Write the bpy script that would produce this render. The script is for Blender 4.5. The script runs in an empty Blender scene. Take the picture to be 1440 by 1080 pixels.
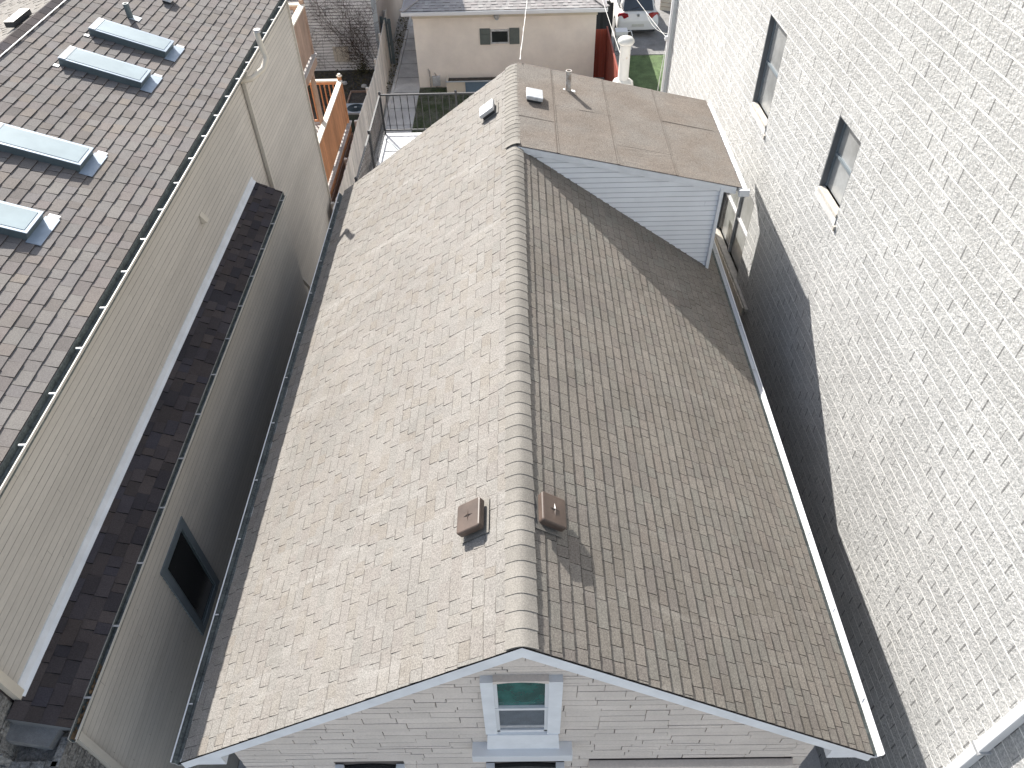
import bpy, bmesh, math, random
from mathutils import Vector, Matrix
sc = bpy.context.scene
COL = sc.collection
R = math.radians

# ------------------------------------------------------------------ camera, sky, sun
cam_d = bpy.data.cameras.new('camera'); cam = bpy.data.objects.new('camera', cam_d)
COL.objects.link(cam); sc.camera = cam
pitch, yaw, roll = 0.793055705, -0.017260444, -0.0293352231
cp, sp, cy, sy = math.cos(pitch), math.sin(pitch), math.cos(yaw), math.sin(yaw)
fw = Vector((sy*cp, cy*cp, -sp)); rt = Vector((cy, -sy, 0)); up = rt.cross(fw)
c_, s_ = math.cos(roll), math.sin(roll)
r2 = rt*c_ + up*s_; u2 = up*c_ - rt*s_
m = Matrix((( r2.x, u2.x, -fw.x, 0.02638), (r2.y, u2.y, -fw.y, -2.5815), (r2.z, u2.z, -fw.z, 5.395), (0, 0, 0, 1)))
cam.matrix_world = m
cam_d.sensor_width = 36; cam_d.lens = 1058.47*36/1440
cam_d.clip_start = 0.05; cam_d.clip_end = 2000
w = bpy.data.worlds.new('World'); sc.world = w; w.use_nodes = True
nt = w.node_tree
sky = nt.nodes.new('ShaderNodeTexSky'); sky.sky_type = 'NISHITA'; sky.sun_disc = False
sky.sun_elevation = R(33.5); sky.sun_rotation = R(-30.8); sky.air_density = 1.0; sky.dust_density = 1.5
hs = nt.nodes.new('ShaderNodeHueSaturation'); hs.inputs['Saturation'].default_value = .66; nt.links.new(sky.outputs[0], hs.inputs['Color'])
bg = nt.nodes['Background']; nt.links.new(hs.outputs[0], bg.inputs[0]); bg.inputs[1].default_value = 0.118
sd = bpy.data.lights.new('sun', 'SUN'); sd.energy = 5.0; sd.angle = R(0.5); sd.color = (1, .955, .89)
sun = bpy.data.objects.new('sun', sd); COL.objects.link(sun)
sun.rotation_euler = Vector((1, -1.74, -1.33)).to_track_quat('-Z', 'Y').to_euler()
sun.location = (-20, 30, 30)
sc.view_settings.view_transform = 'Standard'; sc.view_settings.look = 'None'
sc.view_settings.exposure = 0.93; sc.view_settings.gamma = 1
sc.cycles.max_bounces = 7; sc.cycles.diffuse_bounces = 5

# ------------------------------------------------------------------ materials
def mat(name, col, rough=.8, var=.08, vscale=3., fine=.0, fscale=120., bump=0., bscale=60., col2=None,
        c2scale=1., isl=0., isl_cols=None, c2stretch=None, metallic=0., stretch=(1, 1, 1), spec=.35, bdist=.01, detail=4, mixw=(.4, .6)):
    M = bpy.data.materials.new(name); M.use_nodes = True; N = M.node_tree; n = N.nodes; L = N.links
    b = n['Principled BSDF']; b.inputs['Roughness'].default_value = rough; b.inputs['Metallic'].default_value = metallic
    b.inputs['Specular IOR Level'].default_value = spec
    tc = n.new('ShaderNodeTexCoord'); mp = n.new('ShaderNodeMapping'); mp.inputs['Scale'].default_value = stretch
    L.new(tc.outputs['Object'], mp.inputs[0]); V = mp.outputs[0]
    def noise(s, d=3, r=.6):
        t = n.new('ShaderNodeTexNoise'); t.inputs['Scale'].default_value = s; t.inputs['Detail'].default_value = d
        t.inputs['Roughness'].default_value = r; L.new(V, t.inputs['Vector']); return t.outputs['Fac']
    def mix(f, a, b_, mode='MIX'):
        x = n.new('ShaderNodeMix'); x.data_type = 'RGBA'; x.blend_type = mode
        for k, v in ((0, f), (6, a), (7, b_)):
            if hasattr(v, 'links') or hasattr(v, 'node'): L.new(v, x.inputs[k])
            elif isinstance(v, (int, float)): x.inputs[k].default_value = v
            else: x.inputs[k].default_value = (*v, 1)
        return x.outputs[2]
    def rng(f, a, b_, lo, hi):
        x = n.new('ShaderNodeMapRange'); L.new(f, x.inputs[0])
        for k, v in zip((1, 2, 3, 4), (a, b_, lo, hi)): x.inputs[k].default_value = v
        return x.outputs[0]
    def mul(c, f):
        x = n.new('ShaderNodeVectorMath'); x.operation = 'SCALE'; L.new(c, x.inputs[0]); L.new(f, x.inputs['Scale']); return x.outputs[0]
    if isl_cols:
        g = n.new('ShaderNodeNewGeometry'); cr = n.new('ShaderNodeValToRGB'); cr.color_ramp.interpolation = 'LINEAR'
        e = cr.color_ramp.elements
        while len(e) < len(isl_cols): e.new(.5)
        for i, cc in enumerate(isl_cols): e[i].position = i/(len(isl_cols)-1); e[i].color = (*cc, 1)
        L.new(g.outputs['Random Per Island'], cr.inputs[0]); c = cr.outputs[0]
    else:
        rgb = n.new('ShaderNodeRGB'); rgb.outputs[0].default_value = (*col, 1); c = rgb.outputs[0]
    if col2:
        if c2stretch:
            mp2 = n.new('ShaderNodeMapping'); mp2.inputs['Scale'].default_value = c2stretch; L.new(tc.outputs['Object'], mp2.inputs[0]); V, V0 = mp2.outputs[0], V
            nf = noise(c2scale, detail); V = V0
        else: nf = noise(c2scale, detail)
        c = mix(rng(nf, mixw[0], mixw[1], 0, 1), c, col2)
    if var: c = mul(c, rng(noise(vscale, detail), .3, .7, 1-var, 1+var))
    if isl:
        g = n.new('ShaderNodeNewGeometry'); c = mul(c, rng(g.outputs['Random Per Island'], 0, 1, 1-isl, 1+isl))
    if fine: c = mul(c, rng(noise(fscale, 2), .3, .7, 1-fine, 1+fine))
    L.new(c, b.inputs['Base Color'])
    if bump:
        bp = n.new('ShaderNodeBump'); bp.inputs['Strength'].default_value = bump; bp.inputs['Distance'].default_value = bdist
        L.new(noise(bscale, 4, .65), bp.inputs['Height']); L.new(bp.outputs[0], b.inputs['Normal'])
    return M

def glassy(name, col, rough=.08, var=.2, vscale=2.):
    return mat(name, col, rough, var=var, vscale=vscale, spec=.8)

def block_wall_mat():
    M = bpy.data.materials.new('split_face_block'); M.use_nodes = True; N = M.node_tree; n = N.nodes; L = N.links
    b = n['Principled BSDF']; b.inputs['Roughness'].default_value = .9; b.inputs['Specular IOR Level'].default_value = .2
    tc = n.new('ShaderNodeTexCoord'); sep = n.new('ShaderNodeSeparateXYZ'); L.new(tc.outputs['Object'], sep.inputs[0])
    def mth(op, a, b_=None, c=None):
        x = n.new('ShaderNodeMath'); x.operation = op
        for k, v in enumerate((a, b_, c)):
            if v is None: continue
            if isinstance(v, (int, float)): x.inputs[k].default_value = v
            else: L.new(v, x.inputs[k])
        return x.outputs[0]
    def noise(s, d=3, r=.6, vec=None):
        t = n.new('ShaderNodeTexNoise'); t.inputs['Scale'].default_value = s; t.inputs['Detail'].default_value = d
        t.inputs['Roughness'].default_value = r; L.new(vec or tc.outputs['Object'], t.inputs['Vector']); return t.outputs['Fac']
    def rng(f, a, b_, lo, hi):
        x = n.new('ShaderNodeMapRange'); L.new(f, x.inputs[0])
        for k, v in zip((1, 2, 3, 4), (a, b_, lo, hi)): x.inputs[k].default_value = v
        return x.outputs[0]
    H, W = .1775, .355
    row = mth('DIVIDE', sep.outputs[2], H); fr = mth('FRACT', mth('ADD', row, 100)); ri = mth('FLOOR', mth('ADD', row, 100))
    wn = n.new('ShaderNodeTexWhiteNoise'); wn.noise_dimensions = '1D'; L.new(ri, wn.inputs['W'])
    off = mth('MULTIPLY', mth('MODULO', ri, 2), .5)
    col = mth('ADD', mth('ADD', mth('DIVIDE', sep.outputs[1], W), off), 100); fc = mth('FRACT', col); ci = mth('FLOOR', col)
    bedn = noise(2.3, 3)
    bed = mth('LESS_THAN', fr, rng(bedn, .36, .64, .025, .10))
    hn = n.new('ShaderNodeTexWhiteNoise'); hn.noise_dimensions = '2D'
    cv = n.new('ShaderNodeCombineXYZ'); L.new(ci, cv.inputs[0]); L.new(ri, cv.inputs[1]); L.new(cv.outputs[0], hn.inputs['Vector'])
    head = mth('MULTIPLY', mth('LESS_THAN', fc, mth('MULTIPLY_ADD', hn.outputs['Value'], .06, .006)), mth('SUBTRACT', 1, bed))
    # block colour: white painted over rough grey stone; mortar smooth white
    hv = mth('MULTIPLY', hn.outputs['Value'], 1)
    mixn = n.new('ShaderNodeMix'); mixn.data_type = 'RGBA'
    mixn.inputs[6].default_value = (.42, .425, .42, 1); mixn.inputs[7].default_value = (.68, .675, .66, 1)
    L.new(rng(noise(34, 5, .75), .4, .6, 0, 1), mixn.inputs[0])
    sc2 = n.new('ShaderNodeVectorMath'); sc2.operation = 'SCALE'; L.new(mixn.outputs[2], sc2.inputs[0])
    L.new(mth('MULTIPLY', rng(noise(.8, 6, .7), .3, .7, .90, 1.09), rng(hv, 0, 1, .955, 1.045)), sc2.inputs['Scale'])
    m2 = n.new('ShaderNodeMix'); m2.data_type = 'RGBA'; L.new(bed, m2.inputs[0]); L.new(sc2.outputs[0], m2.inputs[6]); m2.inputs[7].default_value = (.86, .85, .82, 1)
    m3 = n.new('ShaderNodeMix'); m3.data_type = 'RGBA'; L.new(head, m3.inputs[0]); L.new(m2.outputs[2], m3.inputs[6]); m3.inputs[7].default_value = (.27, .27, .265, 1)
    L.new(m3.outputs[2], b.inputs['Base Color'])
    inv = mth('SUBTRACT', 1, bed)
    st = n.new('ShaderNodeVectorMath'); st.operation = 'MULTIPLY'; L.new(tc.outputs['Object'], st.inputs[0]); st.inputs[1].default_value = (1, .75, 1.25)
    rough = mth('ADD', mth('MULTIPLY', noise(19, 5, .72, st.outputs[0]), 1.5), mth('MULTIPLY', noise(75, 3, .7, st.outputs[0]), .35))
    h = mth('ADD', mth('MULTIPLY', mth('MULTIPLY', rough, inv), 1.0), mth('MULTIPLY', bed, .9))
    h = mth('SUBTRACT', h, mth('MULTIPLY', head, .75))
    bp = n.new('ShaderNodeBump'); bp.inputs['Strength'].default_value = 1.0; bp.inputs['Distance'].default_value = .032
    L.new(h, bp.inputs['Height']); L.new(bp.outputs[0], b.inputs['Normal'])
    return M

MT = {}
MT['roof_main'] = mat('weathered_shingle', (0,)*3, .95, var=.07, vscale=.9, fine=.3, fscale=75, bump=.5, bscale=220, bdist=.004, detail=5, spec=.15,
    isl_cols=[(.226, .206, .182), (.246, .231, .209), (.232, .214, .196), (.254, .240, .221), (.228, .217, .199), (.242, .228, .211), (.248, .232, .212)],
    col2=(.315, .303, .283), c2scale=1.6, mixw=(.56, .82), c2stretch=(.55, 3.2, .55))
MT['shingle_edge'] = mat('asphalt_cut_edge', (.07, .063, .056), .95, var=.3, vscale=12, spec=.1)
MT['roof_east_shade'] = mat('browner_shaded_shingle', (0,)*3, .95, var=.10, vscale=1.1, fine=.3, fscale=75, bump=.5, bscale=220, bdist=.004, detail=5, spec=.12,
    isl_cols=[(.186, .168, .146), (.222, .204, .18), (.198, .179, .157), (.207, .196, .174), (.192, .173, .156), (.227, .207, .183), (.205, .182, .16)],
    col2=(.28, .262, .235), c2scale=1.6, mixw=(.58, .85), c2stretch=(.55, 3.2, .55))  # browner weathering plus the slope's shade darkened into the shingle colour
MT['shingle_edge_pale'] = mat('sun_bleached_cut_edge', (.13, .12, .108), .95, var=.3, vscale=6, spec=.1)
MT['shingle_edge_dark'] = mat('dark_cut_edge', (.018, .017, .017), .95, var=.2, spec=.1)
MT['lap_shade_joint'] = mat('beige_lap_shade_joint', (.30, .28, .25), .9, var=.35, vscale=2.5, spec=.1)  # darker siding tones for painted lap shadows and board joints
MT['lap_shade_joint_white'] = mat('white_lap_shade_joint', (.5, .52, .56), .9, var=.1, spec=.1)
MT['lap_shade_joint_grey'] = mat('clapboard_shade_joint', (.20, .19, .18), .9, var=.4, vscale=3, spec=.1)
MT['cap'] = mat('weathered_cap_shingle', (0,)*3, .95, var=.14, vscale=1.5, fine=.2, fscale=85, bump=.5, bscale=220, bdist=.004, spec=.15,
    isl_cols=[(.222, .209, .188), (.246, .232, .21), (.208, .196, .177), (.236, .222, .2)])
MT['roof_left'] = mat('brown_grey_shingle', (0,)*3, .95, var=.10, vscale=1.2, fine=.2, fscale=85, bump=.5, bscale=200, bdist=.004, spec=.15,
    isl_cols=[(.148, .136, .13), (.195, .176, .16), (.19, .178, .174), (.212, .2, .186), (.178, .16, .153), (.194, .185, .177), (.2, .178, .17), (.212, .188, .165)])
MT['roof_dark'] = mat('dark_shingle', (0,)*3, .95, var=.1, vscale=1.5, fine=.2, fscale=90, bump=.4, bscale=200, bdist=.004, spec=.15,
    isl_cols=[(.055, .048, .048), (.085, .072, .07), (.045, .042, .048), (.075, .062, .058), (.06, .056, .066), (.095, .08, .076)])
MT['membrane'] = mat('roll_roofing', (.185, .16, .138), .95, var=.08, vscale=2.2, fine=.34, fscale=60, bump=.5, bscale=30, bdist=.008, col2=(.195, .178, .16), c2scale=1.2, spec=.15, isl=.03)
MT['white'] = mat('white_painted_metal', (.74, .75, .76), .45, var=.04, vscale=3, fine=.02)
MT['white_wood'] = mat('white_painted_trim', (.78, .80, .82), .6, var=.08, vscale=4, bump=.1, bscale=20)
MT['gutter_in'] = mat('gutter_grime_shade', (.14, .155, .148), .9, var=.35, vscale=9, fine=.3, fscale=40)
MT['beige_gutter'] = mat('beige_painted_metal', (.60, .56, .49), .5, var=.05, vscale=3)
MT['block'] = block_wall_mat()
MT['siding_beige'] = mat('beige_lap_siding', (.57, .53, .47), .75, var=.09, vscale=.8, fine=.04, fscale=30, isl=.04, stretch=(1, .5, 2))
MT['siding_white'] = mat('white_vinyl_siding', (.88, .90, .92), .55, var=.04, vscale=2, isl=.02)
MT['siding_grey'] = mat('pale_clapboard', (.86, .84, .82), .7, var=.1, vscale=1.3, isl=.06)
MT['stone_tan'] = mat('painted_ashlar', (.67, .605, .545), .85, var=.06, vscale=2.5, fine=.06, fscale=45, isl=.045, bump=.35, bscale=28, bdist=.008)
MT['joint'] = mat('dark_joint', (.14, .12, .11), .95, var=.1)
MT['stone_rough'] = mat('rough_grey_stone', (.23, .225, .215), .9, var=.3, vscale=14, fine=.4, fscale=38, bump=1, bscale=26, bdist=.04, isl=.12)
MT['membrane_seam'] = mat('roll_roofing_lap', (.13, .108, .09), .95, var=.1)
MT['brown_vent'] = mat('brown_plastic', (.088, .062, .049), .42, var=.25, vscale=5, fine=.05, spec=.5)
MT['dark_metal'] = mat('dark_metal', (.035, .037, .04), .5, var=.15, vscale=6, spec=.5)
MT['grey_metal'] = mat('galvanised_metal', (.52, .53, .54), .45, var=.18, vscale=14, metallic=.3, fine=.1)
MT['lead'] = mat('step_flashing', (.27, .33, .40), .5, var=.12, vscale=8, metallic=.2)
MT['sky_frame'] = mat('skylight_cladding', (.12, .15, .16), .4, var=.1, vscale=5, metallic=.2)
MT['sky_glass'] = mat('skylight_glazing', (.34, .41, .43), .14, var=.12, vscale=1.5, spec=.6)
MT['pipe_clay'] = mat('weathered_pipe', (.36, .30, .25), .7, var=.25, vscale=12, fine=.15, col2=(.5, .48, .45), c2scale=14)
MT['stack_white'] = mat('chalky_white_stack', (.62, .61, .57), .75, var=.06, vscale=6, col2=(.42, .30, .18), c2scale=5, mixw=(.60, .78))
MT['cedar'] = mat('cedar_board', (.50, .235, .115), .7, var=.18, vscale=4, isl=.14, stretch=(1, 1, .25), fine=.1, fscale=30)
MT['cedar_grey'] = mat('weathered_cedar', (.36, .25, .19), .8, var=.2, vscale=5, isl=.14, stretch=(1, 1, .3), fine=.1, fscale=30)
MT['deck_sunlit'] = mat('sunlit_rail_top', (.74, .68, .58), .6, var=.08, vscale=5)  # rail tops coloured pale to stand for the sun on them
MT['deck_floor'] = mat('grey_deck_board', (.42, .40, .38), .8, var=.15, vscale=5, isl=.1)
MT['fence_grey'] = mat('silvered_fence_board', (.74, .68, .60), .85, var=.2, vscale=3, isl=.12, stretch=(1, 1, .15), fine=.15, fscale=30)
MT['red_fence'] = mat('red_brown_paint', (.27, .06, .038), .7, var=.12, vscale=4, isl=.09, stretch=(1, 1, .3))
MT['black_fence'] = mat('near_black_board', (.03, .032, .034), .7, var=.2, isl=.3)
MT['garage_wall'] = mat('cream_stucco', (.84, .77, .68), .9, var=.06, vscale=1.4, fine=.04, fscale=50, bump=.25, bscale=45, col2=(.80, .73, .65), c2scale=1.2)
MT['garage_side'] = mat('pinkish_stucco', (.56, .49, .43), .9, var=.06, vscale=1.4, fine=.04)
MT['garage_roof'] = mat('pale_grey_shingle', (0,)*3, .95, var=.12, vscale=2, fine=.15, isl_cols=[(.34, .32, .31), (.42, .40, .385), (.38, .35, .34), (.46, .45, .43)])
MT['shutter'] = mat('grey_green_shutter', (.12, .14, .13), .6, var=.1)
MT['pane_dark'] = glassy('dark_window_pane', (.025, .028, .03))
MT['pane_green'] = glassy('green_tinted_pane', (.02, .10, .085), .05, var=.5, vscale=6)
MT['pane_grey'] = mat('insect_screen_pane', (.13, .15, .17), .5, var=.15, vscale=8, fine=.2, fscale=160)
MT['pane_mirror'] = mat('grey_reflecting_pane', (.36, .37, .37), .25, var=.25, vscale=2.2, metallic=.25, spec=.9)
MT['slate_frame'] = mat('slate_grey_trim', (.17, .20, .22), .6, var=.06)
MT['charcoal'] = mat('charcoal_reveal', (.15, .157, .165), .7, var=.12)
MT['concrete'] = mat('worn_concrete', (.66, .65, .63), .9, var=.14, vscale=1.6, fine=.12, fscale=30, col2=(.52, .51, .50), c2scale=.9, bump=.3, bscale=20)
MT['asphalt'] = mat('worn_driveway', (.30, .295, .29), .9, var=.18, vscale=1.2, fine=.15, fscale=25, col2=(.22, .215, .21), c2scale=.8)
MT['earth'] = mat('dark_earth', (.075, .066, .055), .95, var=.3, vscale=6, fine=.4, fscale=20, bump=.8, bscale=14, bdist=.03)
MT['soil_pale'] = mat('trodden_ground', (.36, .34, .31), .95, var=.2, vscale=.8, fine=.2, fscale=15, bump=.5, bscale=9, bdist=.03)
MT['grass'] = mat('thin_lawn', (.13, .135, .10), .95, var=.25, vscale=5, fine=.4, fscale=22, bump=1, bscale=30, bdist=.03, col2=(.06, .08, .035), c2scale=2)
MT['turf'] = mat('artificial_turf', (.10, .15, .062), .9, var=.4, vscale=2.2, fine=.25, fscale=28, bump=.8, bscale=40, bdist=.02)
MT['car_paint'] = mat('pearl_car_paint', (.72, .72, .71), .25, var=.02, spec=.6)
MT['car_glass'] = glassy('car_glass', (.03, .045, .065), .35)
MT['tail_red'] = mat('tail_lamp_red', (.32, .012, .02), .2, var=.1, spec=.7)
MT['tyre'] = mat('tyre_rubber', (.02, .02, .02), .9, var=.1)
MT['rim'] = mat('alloy_rim', (.45, .45, .46), .35, metallic=.7, var=.05)
MT['plate'] = mat('number_plate', (.55, .55, .5), .5, var=.1, vscale=30)
MT['membrane_white'] = mat('white_deck_coating', (.72, .72, .73), .6, var=.03)
MT['ac_green'] = mat('sage_ac_casing', (.11, .15, .13), .6, var=.12, isl=.1)
MT['ac_top'] = mat('ac_top_grey', (.46, .50, .52), .5, var=.08)
MT['fan'] = mat('fan_dark', (.03, .06, .075), .5, var=.1)
MT['vine'] = mat('bare_vine_twig', (.10, .07, .055), .9, var=.3, vscale=8)
MT['leaf'] = mat('dry_weed', (.11, .10, .05), .9, var=.4, vscale=9, isl=.35)
MT['litter'] = mat('leaf_litter', (.2, .13, .07), .9, var=.4, vscale=20, isl=.4)
MT['cream'] = mat('cream_paint', (.66, .60, .50), .6, var=.05)
MT['sill_stone'] = mat('worn_sill', (.5, .47, .42), .8, var=.2, vscale=9)
MT['blue_board'] = mat('dusty_blue_board', (.13, .19, .25), .7, var=.1)
MT['cable'] = mat('pale_cable', (.66, .65, .62), .6, var=.1)
MT['stonebits'] = mat('pale_pebble', (.6, .58, .54), .9, var=.1)
MT['slate_sheet'] = mat('dull_grey_sheet', (.17, .175, .18), .7, var=.25, vscale=6, fine=.15)
MT['interior'] = mat('dark_interior', (.03, .03, .03), .9, var=.1)

# ------------------------------------------------------------------ helpers
def world_m(o):
    mm = Matrix.Translation(o.location) @ o.rotation_euler.to_matrix().to_4x4()
    return world_m(o.parent) @ mm if o.parent else mm

def tag(o, label=None, cat=None, group=None, kind=None):
    for k, v in (('label', label), ('category', cat), ('group', group), ('kind', kind)):
        if v: o[k] = v
    return o

def thing(name, label, cat, loc, rz=0, group=None):
    o = bpy.data.objects.new(name, None); o.empty_display_size = .2
    o.location = loc; o.rotation_euler = (0, 0, rz); COL.objects.link(o)
    return tag(o, label, cat, group)

class MB:
    def __init__(s): s.v = []; s.f = []; s.mi = []
    def add(s, vs, fs, mi=None):
        k = len(s.v); s.mi += list(mi) if mi else [0]*len(fs); s.v += [tuple(v) for v in vs]; s.f += [tuple(i+k for i in f) for f in fs]; return s
    def quad(s, a, b, c, d): return s.add((a, b, c, d), ((0, 1, 2, 3),))
    def box(s, x0, x1, y0, y1, z0, z1, M=None):
        vs = [(x, y, z) for z in (z0, z1) for y in (y0, y1) for x in (x0, x1)]
        if M is not None: vs = [M @ Vector(v) for v in vs]
        return s.add(vs, ((0, 2, 3, 1), (4, 5, 7, 6), (0, 1, 5, 4), (2, 6, 7, 3), (0, 4, 6, 2), (1, 3, 7, 5)))
    def bar(s, a, b, w, h, upv=(0, 0, 1)):
        a = Vector(a); b = Vector(b); d = (b-a).normalized(); u = Vector(upv)
        if abs(d.dot(u)) > .98: u = Vector((1, 0, 0))
        x = d.cross(u).normalized(); z = x.cross(d)
        vs = [p + x*i*w/2 + z*j*h/2 for p in (a, b) for i, j in ((-1, -1), (1, -1), (1, 1), (-1, 1))]
        return s.add(vs, ((0, 1, 2, 3), (7, 6, 5, 4), (0, 4, 5, 1), (1, 5, 6, 2), (2, 6, 7, 3), (3, 7, 4, 0)))
    def tube(s, pts, r, n=8, cap=True):
        pts = [Vector(p) for p in pts]; rs = r if isinstance(r, (list, tuple)) else [r]*len(pts)
        vs = []; fs = []; prev = None
        for i, p in enumerate(pts):
            d = (pts[min(i+1, len(pts)-1)] - pts[max(i-1, 0)]).normalized()
            if prev is None: prev = d.orthogonal().normalized()
            x = (prev - d*prev.dot(d)).normalized(); prev = x; y = d.cross(x)
            vs += [p + (x*math.cos(2*math.pi*k/n) + y*math.sin(2*math.pi*k/n))*rs[i] for k in range(n)]
        for i in range(len(pts)-1):
            for k in range(n): fs.append((i*n+k, i*n+(k+1) % n, (i+1)*n+(k+1) % n, (i+1)*n+k))
        if cap: fs.append(tuple(range(n))[::-1]); fs.append(tuple((len(pts)-1)*n+k for k in range(n)))
        return s.add(vs, fs)
    def lathe(s, c, prof, n=20):   # prof: (r, z)
        vs = []; fs = []
        for r, z in prof: vs += [(c[0]+r*math.cos(2*math.pi*k/n), c[1]+r*math.sin(2*math.pi*k/n), c[2]+z) for k in range(n)]
        for i in range(len(prof)-1):
            for k in range(n): fs.append((i*n+k, i*n+(k+1) % n, (i+1)*n+(k+1) % n, (i+1)*n+k))
        fs.append(tuple(range(n))[::-1]); fs.append(tuple((len(prof)-1)*n+k for k in range(n)))
        return s.add(vs, fs)
    def prism(s, poly, y0, y1, M=None):   # poly in (x,z), extruded along y
        n = len(poly); vs = [(x, y0, z) for x, z in poly] + [(x, y1, z) for x, z in poly]
        if M is not None: vs = [M @ Vector(v) for v in vs]
        return s.add(vs, [tuple(range(n)), tuple(range(2*n-1, n-1, -1))] + [(i, i+n, (i+1) % n + n, (i+1) % n) for i in range(n)])
    def clip(s, co, no):      # removes what lies on the +no side
        bm = bmesh.new(); vv = [bm.verts.new(v) for v in s.v]
        for f, q in zip(s.f, s.mi):
            try: bm.faces.new([vv[i] for i in f]).material_index = q
            except ValueError: pass
        bmesh.ops.bisect_plane(bm, geom=bm.verts[:]+bm.edges[:]+bm.faces[:], plane_co=co, plane_no=no, clear_outer=True, dist=1e-6)
        bm.verts.index_update(); s.v = [tuple(v.co) for v in bm.verts]; s.f = [tuple(v.index for v in f.verts) for f in bm.faces]; s.mi = [f.material_index for f in bm.faces]; bm.free(); return s
    def build(s, name, material, parent=None, local=False, smooth=False, bevel=0):
        me = bpy.data.meshes.new(name); vs = s.v
        if parent is not None and not local:
            I = world_m(parent).inverted(); vs = [I @ Vector(v) for v in vs]
        me.from_pydata(vs, [], s.f)
        if any(s.mi): me.polygons.foreach_set('material_index', s.mi)
        bm = bmesh.new(); bm.from_mesh(me)
        if bevel:
            bmesh.ops.remove_doubles(bm, verts=bm.verts, dist=1e-5)
            bmesh.ops.recalc_face_normals(bm, faces=bm.faces)
            bmesh.ops.bevel(bm, geom=bm.edges[:], offset=bevel, segments=3, profile=.6, affect='EDGES')
        else: bmesh.ops.recalc_face_normals(bm, faces=bm.faces)
        bm.to_mesh(me); bm.free()
        for ml in (material if isinstance(material, list) else [material]): me.materials.append(MT[ml])
        if smooth:
            for p in me.polygons: p.use_smooth = True
        o = bpy.data.objects.new(name, me); COL.objects.link(o)
        if parent is not None: o.parent = parent
        return o

def box(name, material, parent, *b, bevel=0, **k): return MB().box(*b).build(name, material, parent, bevel=bevel, **k)

def dup(o, parent=None, loc=None):
    c = o.copy(); COL.objects.link(c)
    if parent is not None: c.parent = parent
    if loc is not None: c.location = loc
    for ch in [x for x in o.children]: dup(ch, c)
    return c

def shingles(O, U, V, LU, LV, ex, seed, lo=.004, hi=.0095, wmin=.08, wmax=.27, gap=.0015, allhi=False, skip=None, worn=0, ww=.005):
    """overlapping shingle courses as wedge-shaped tabs; U runs along the eave, V up the slope"""
    rnd = random.Random(seed); mb = MB(); O = Vector(O); U = Vector(U).normalized(); V = Vector(V).normalized()
    Nn = U.cross(V).normalized()
    if Nn.z < 0: Nn = -Nn
    n = int(math.ceil(LV/ex)); raised = True
    for i in range(n):
        v0 = i*ex; v1 = min(v0+ex*1.15, LV)
        if v1-v0 < .01: continue
        u = -rnd.random()*wmax*.5; jit = rnd.uniform(-.002, .002)
        while u < LU:
            wd = rnd.uniform(wmin, wmax); a = max(u+gap/2, 0); b = min(u+wd-gap/2, LU); u += wd; raised = not raised
            if b-a < .01: continue
            if skip and skip((a+b)/2, (v0+v1)/2): continue
            h = (hi if (raised or allhi) else lo) + rnd.uniform(-.0012, .0015)
            vv0 = v0 + jit + (0 if (raised or allhi) else .003)
            tp = rnd.uniform(0, .004) if raised else 0
            P = lambda uu, vv, hh: O + U*uu + V*vv + Nn*hh
            mb.add((P(a+tp, vv0, h), P(b-tp, vv0, h), P(b, v1, .0008), P(a, v1, .0008), P(a+tp, vv0, -.003), P(b-tp, vv0, -.003), P(b, v1, -.003), P(a, v1, -.003)),
                   ((0, 1, 2, 3), (4, 5, 1, 0), (5, 6, 2, 1), (7, 4, 0, 3)), (0, 1, 1, 1))
            if worn and rnd.random() < worn:
                e1 = rnd.uniform(.0, .3)*(b-a); w2 = ww*rnd.uniform(.6, 1.3)
                mb.add((P(a+tp, vv0-.001, h+.0008), P(b-tp-e1, vv0-.001, h+.0008), P(b-tp-e1, vv0+w2, h+.0007), P(a+tp, vv0+w2, h+.0007)), ((0, 1, 2, 3),), (1,))
    return mb

def siding(y0, y1, z0, z1, x, step, out=1, seed=0, axis='x', lip=.012, board=3.6, edge=.013):
    """lap siding: a wall of sloped boards; axis = wall normal axis, out = +-1 side it faces"""
    rnd = random.Random(seed); mb = MB(); z = z0
    while z < z1 - 1e-4:
        zt = min(z+step, z1); u = y0 - rnd.random()*board
        while u < y1:
            a = max(u, y0); b = min(u+board-.003, y1); u += board
            if b-a < .02: continue
            if axis == 'x': P = lambda d, t, zz: (x+out*d, t, zz)
            else: P = lambda d, t, zz: (t, x+out*d, zz)
            ze = min(z+edge, zt-.001); ld = lip-.0005
            mb.add((P(lip-.004, a, z), P(lip-.004, b, z), P(lip, b, ze), P(lip, a, ze), P(.001, b, zt), P(.001, a, zt), P(-.01, a, z), P(-.01, b, z)), ((0, 1, 2, 3), (3, 2, 4, 5), (6, 7, 1, 0)), (1, 0, 1))  # darker bottom strip paints in the shadow line of each lap
            if rnd.random() < .25: mb.add((P(lip+.001, b, z), P(lip+.001, b+.004, z), P(.002, b+.004, zt), P(.002, b, zt)), ((0, 1, 2, 3),), (1,))
        z += step
    return mb

def gutter(xe, sgn, zt, y0, y1, wd=.12, h=.1, t=.006, dirty_shaded=False):
    """K-style trough along y, sgn = side it hangs on"""
    P = [(0, 0), (0, -h), (wd*.6, -h), (wd*.72, -h*.6), (wd, -h*.3), (wd, 0), (wd-.014, 0), (wd-.014, -.008), (wd-t, -.008), (wd-t-.002, -h*.28), (wd*.7-t, -h*.58), (wd*.56, -h+t), (t, -h+t), (t, 0)]
    g_ = MB().prism([(xe+sgn*a, zt+b) for a, b in P], y0, y1)
    if dirty_shaded: g_.mi = [0, 0]+[1 if 7 <= i <= 12 else 0 for i in range(len(P))]  # inner faces coloured dark for grime and for the trough's shade
    return g_

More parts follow.
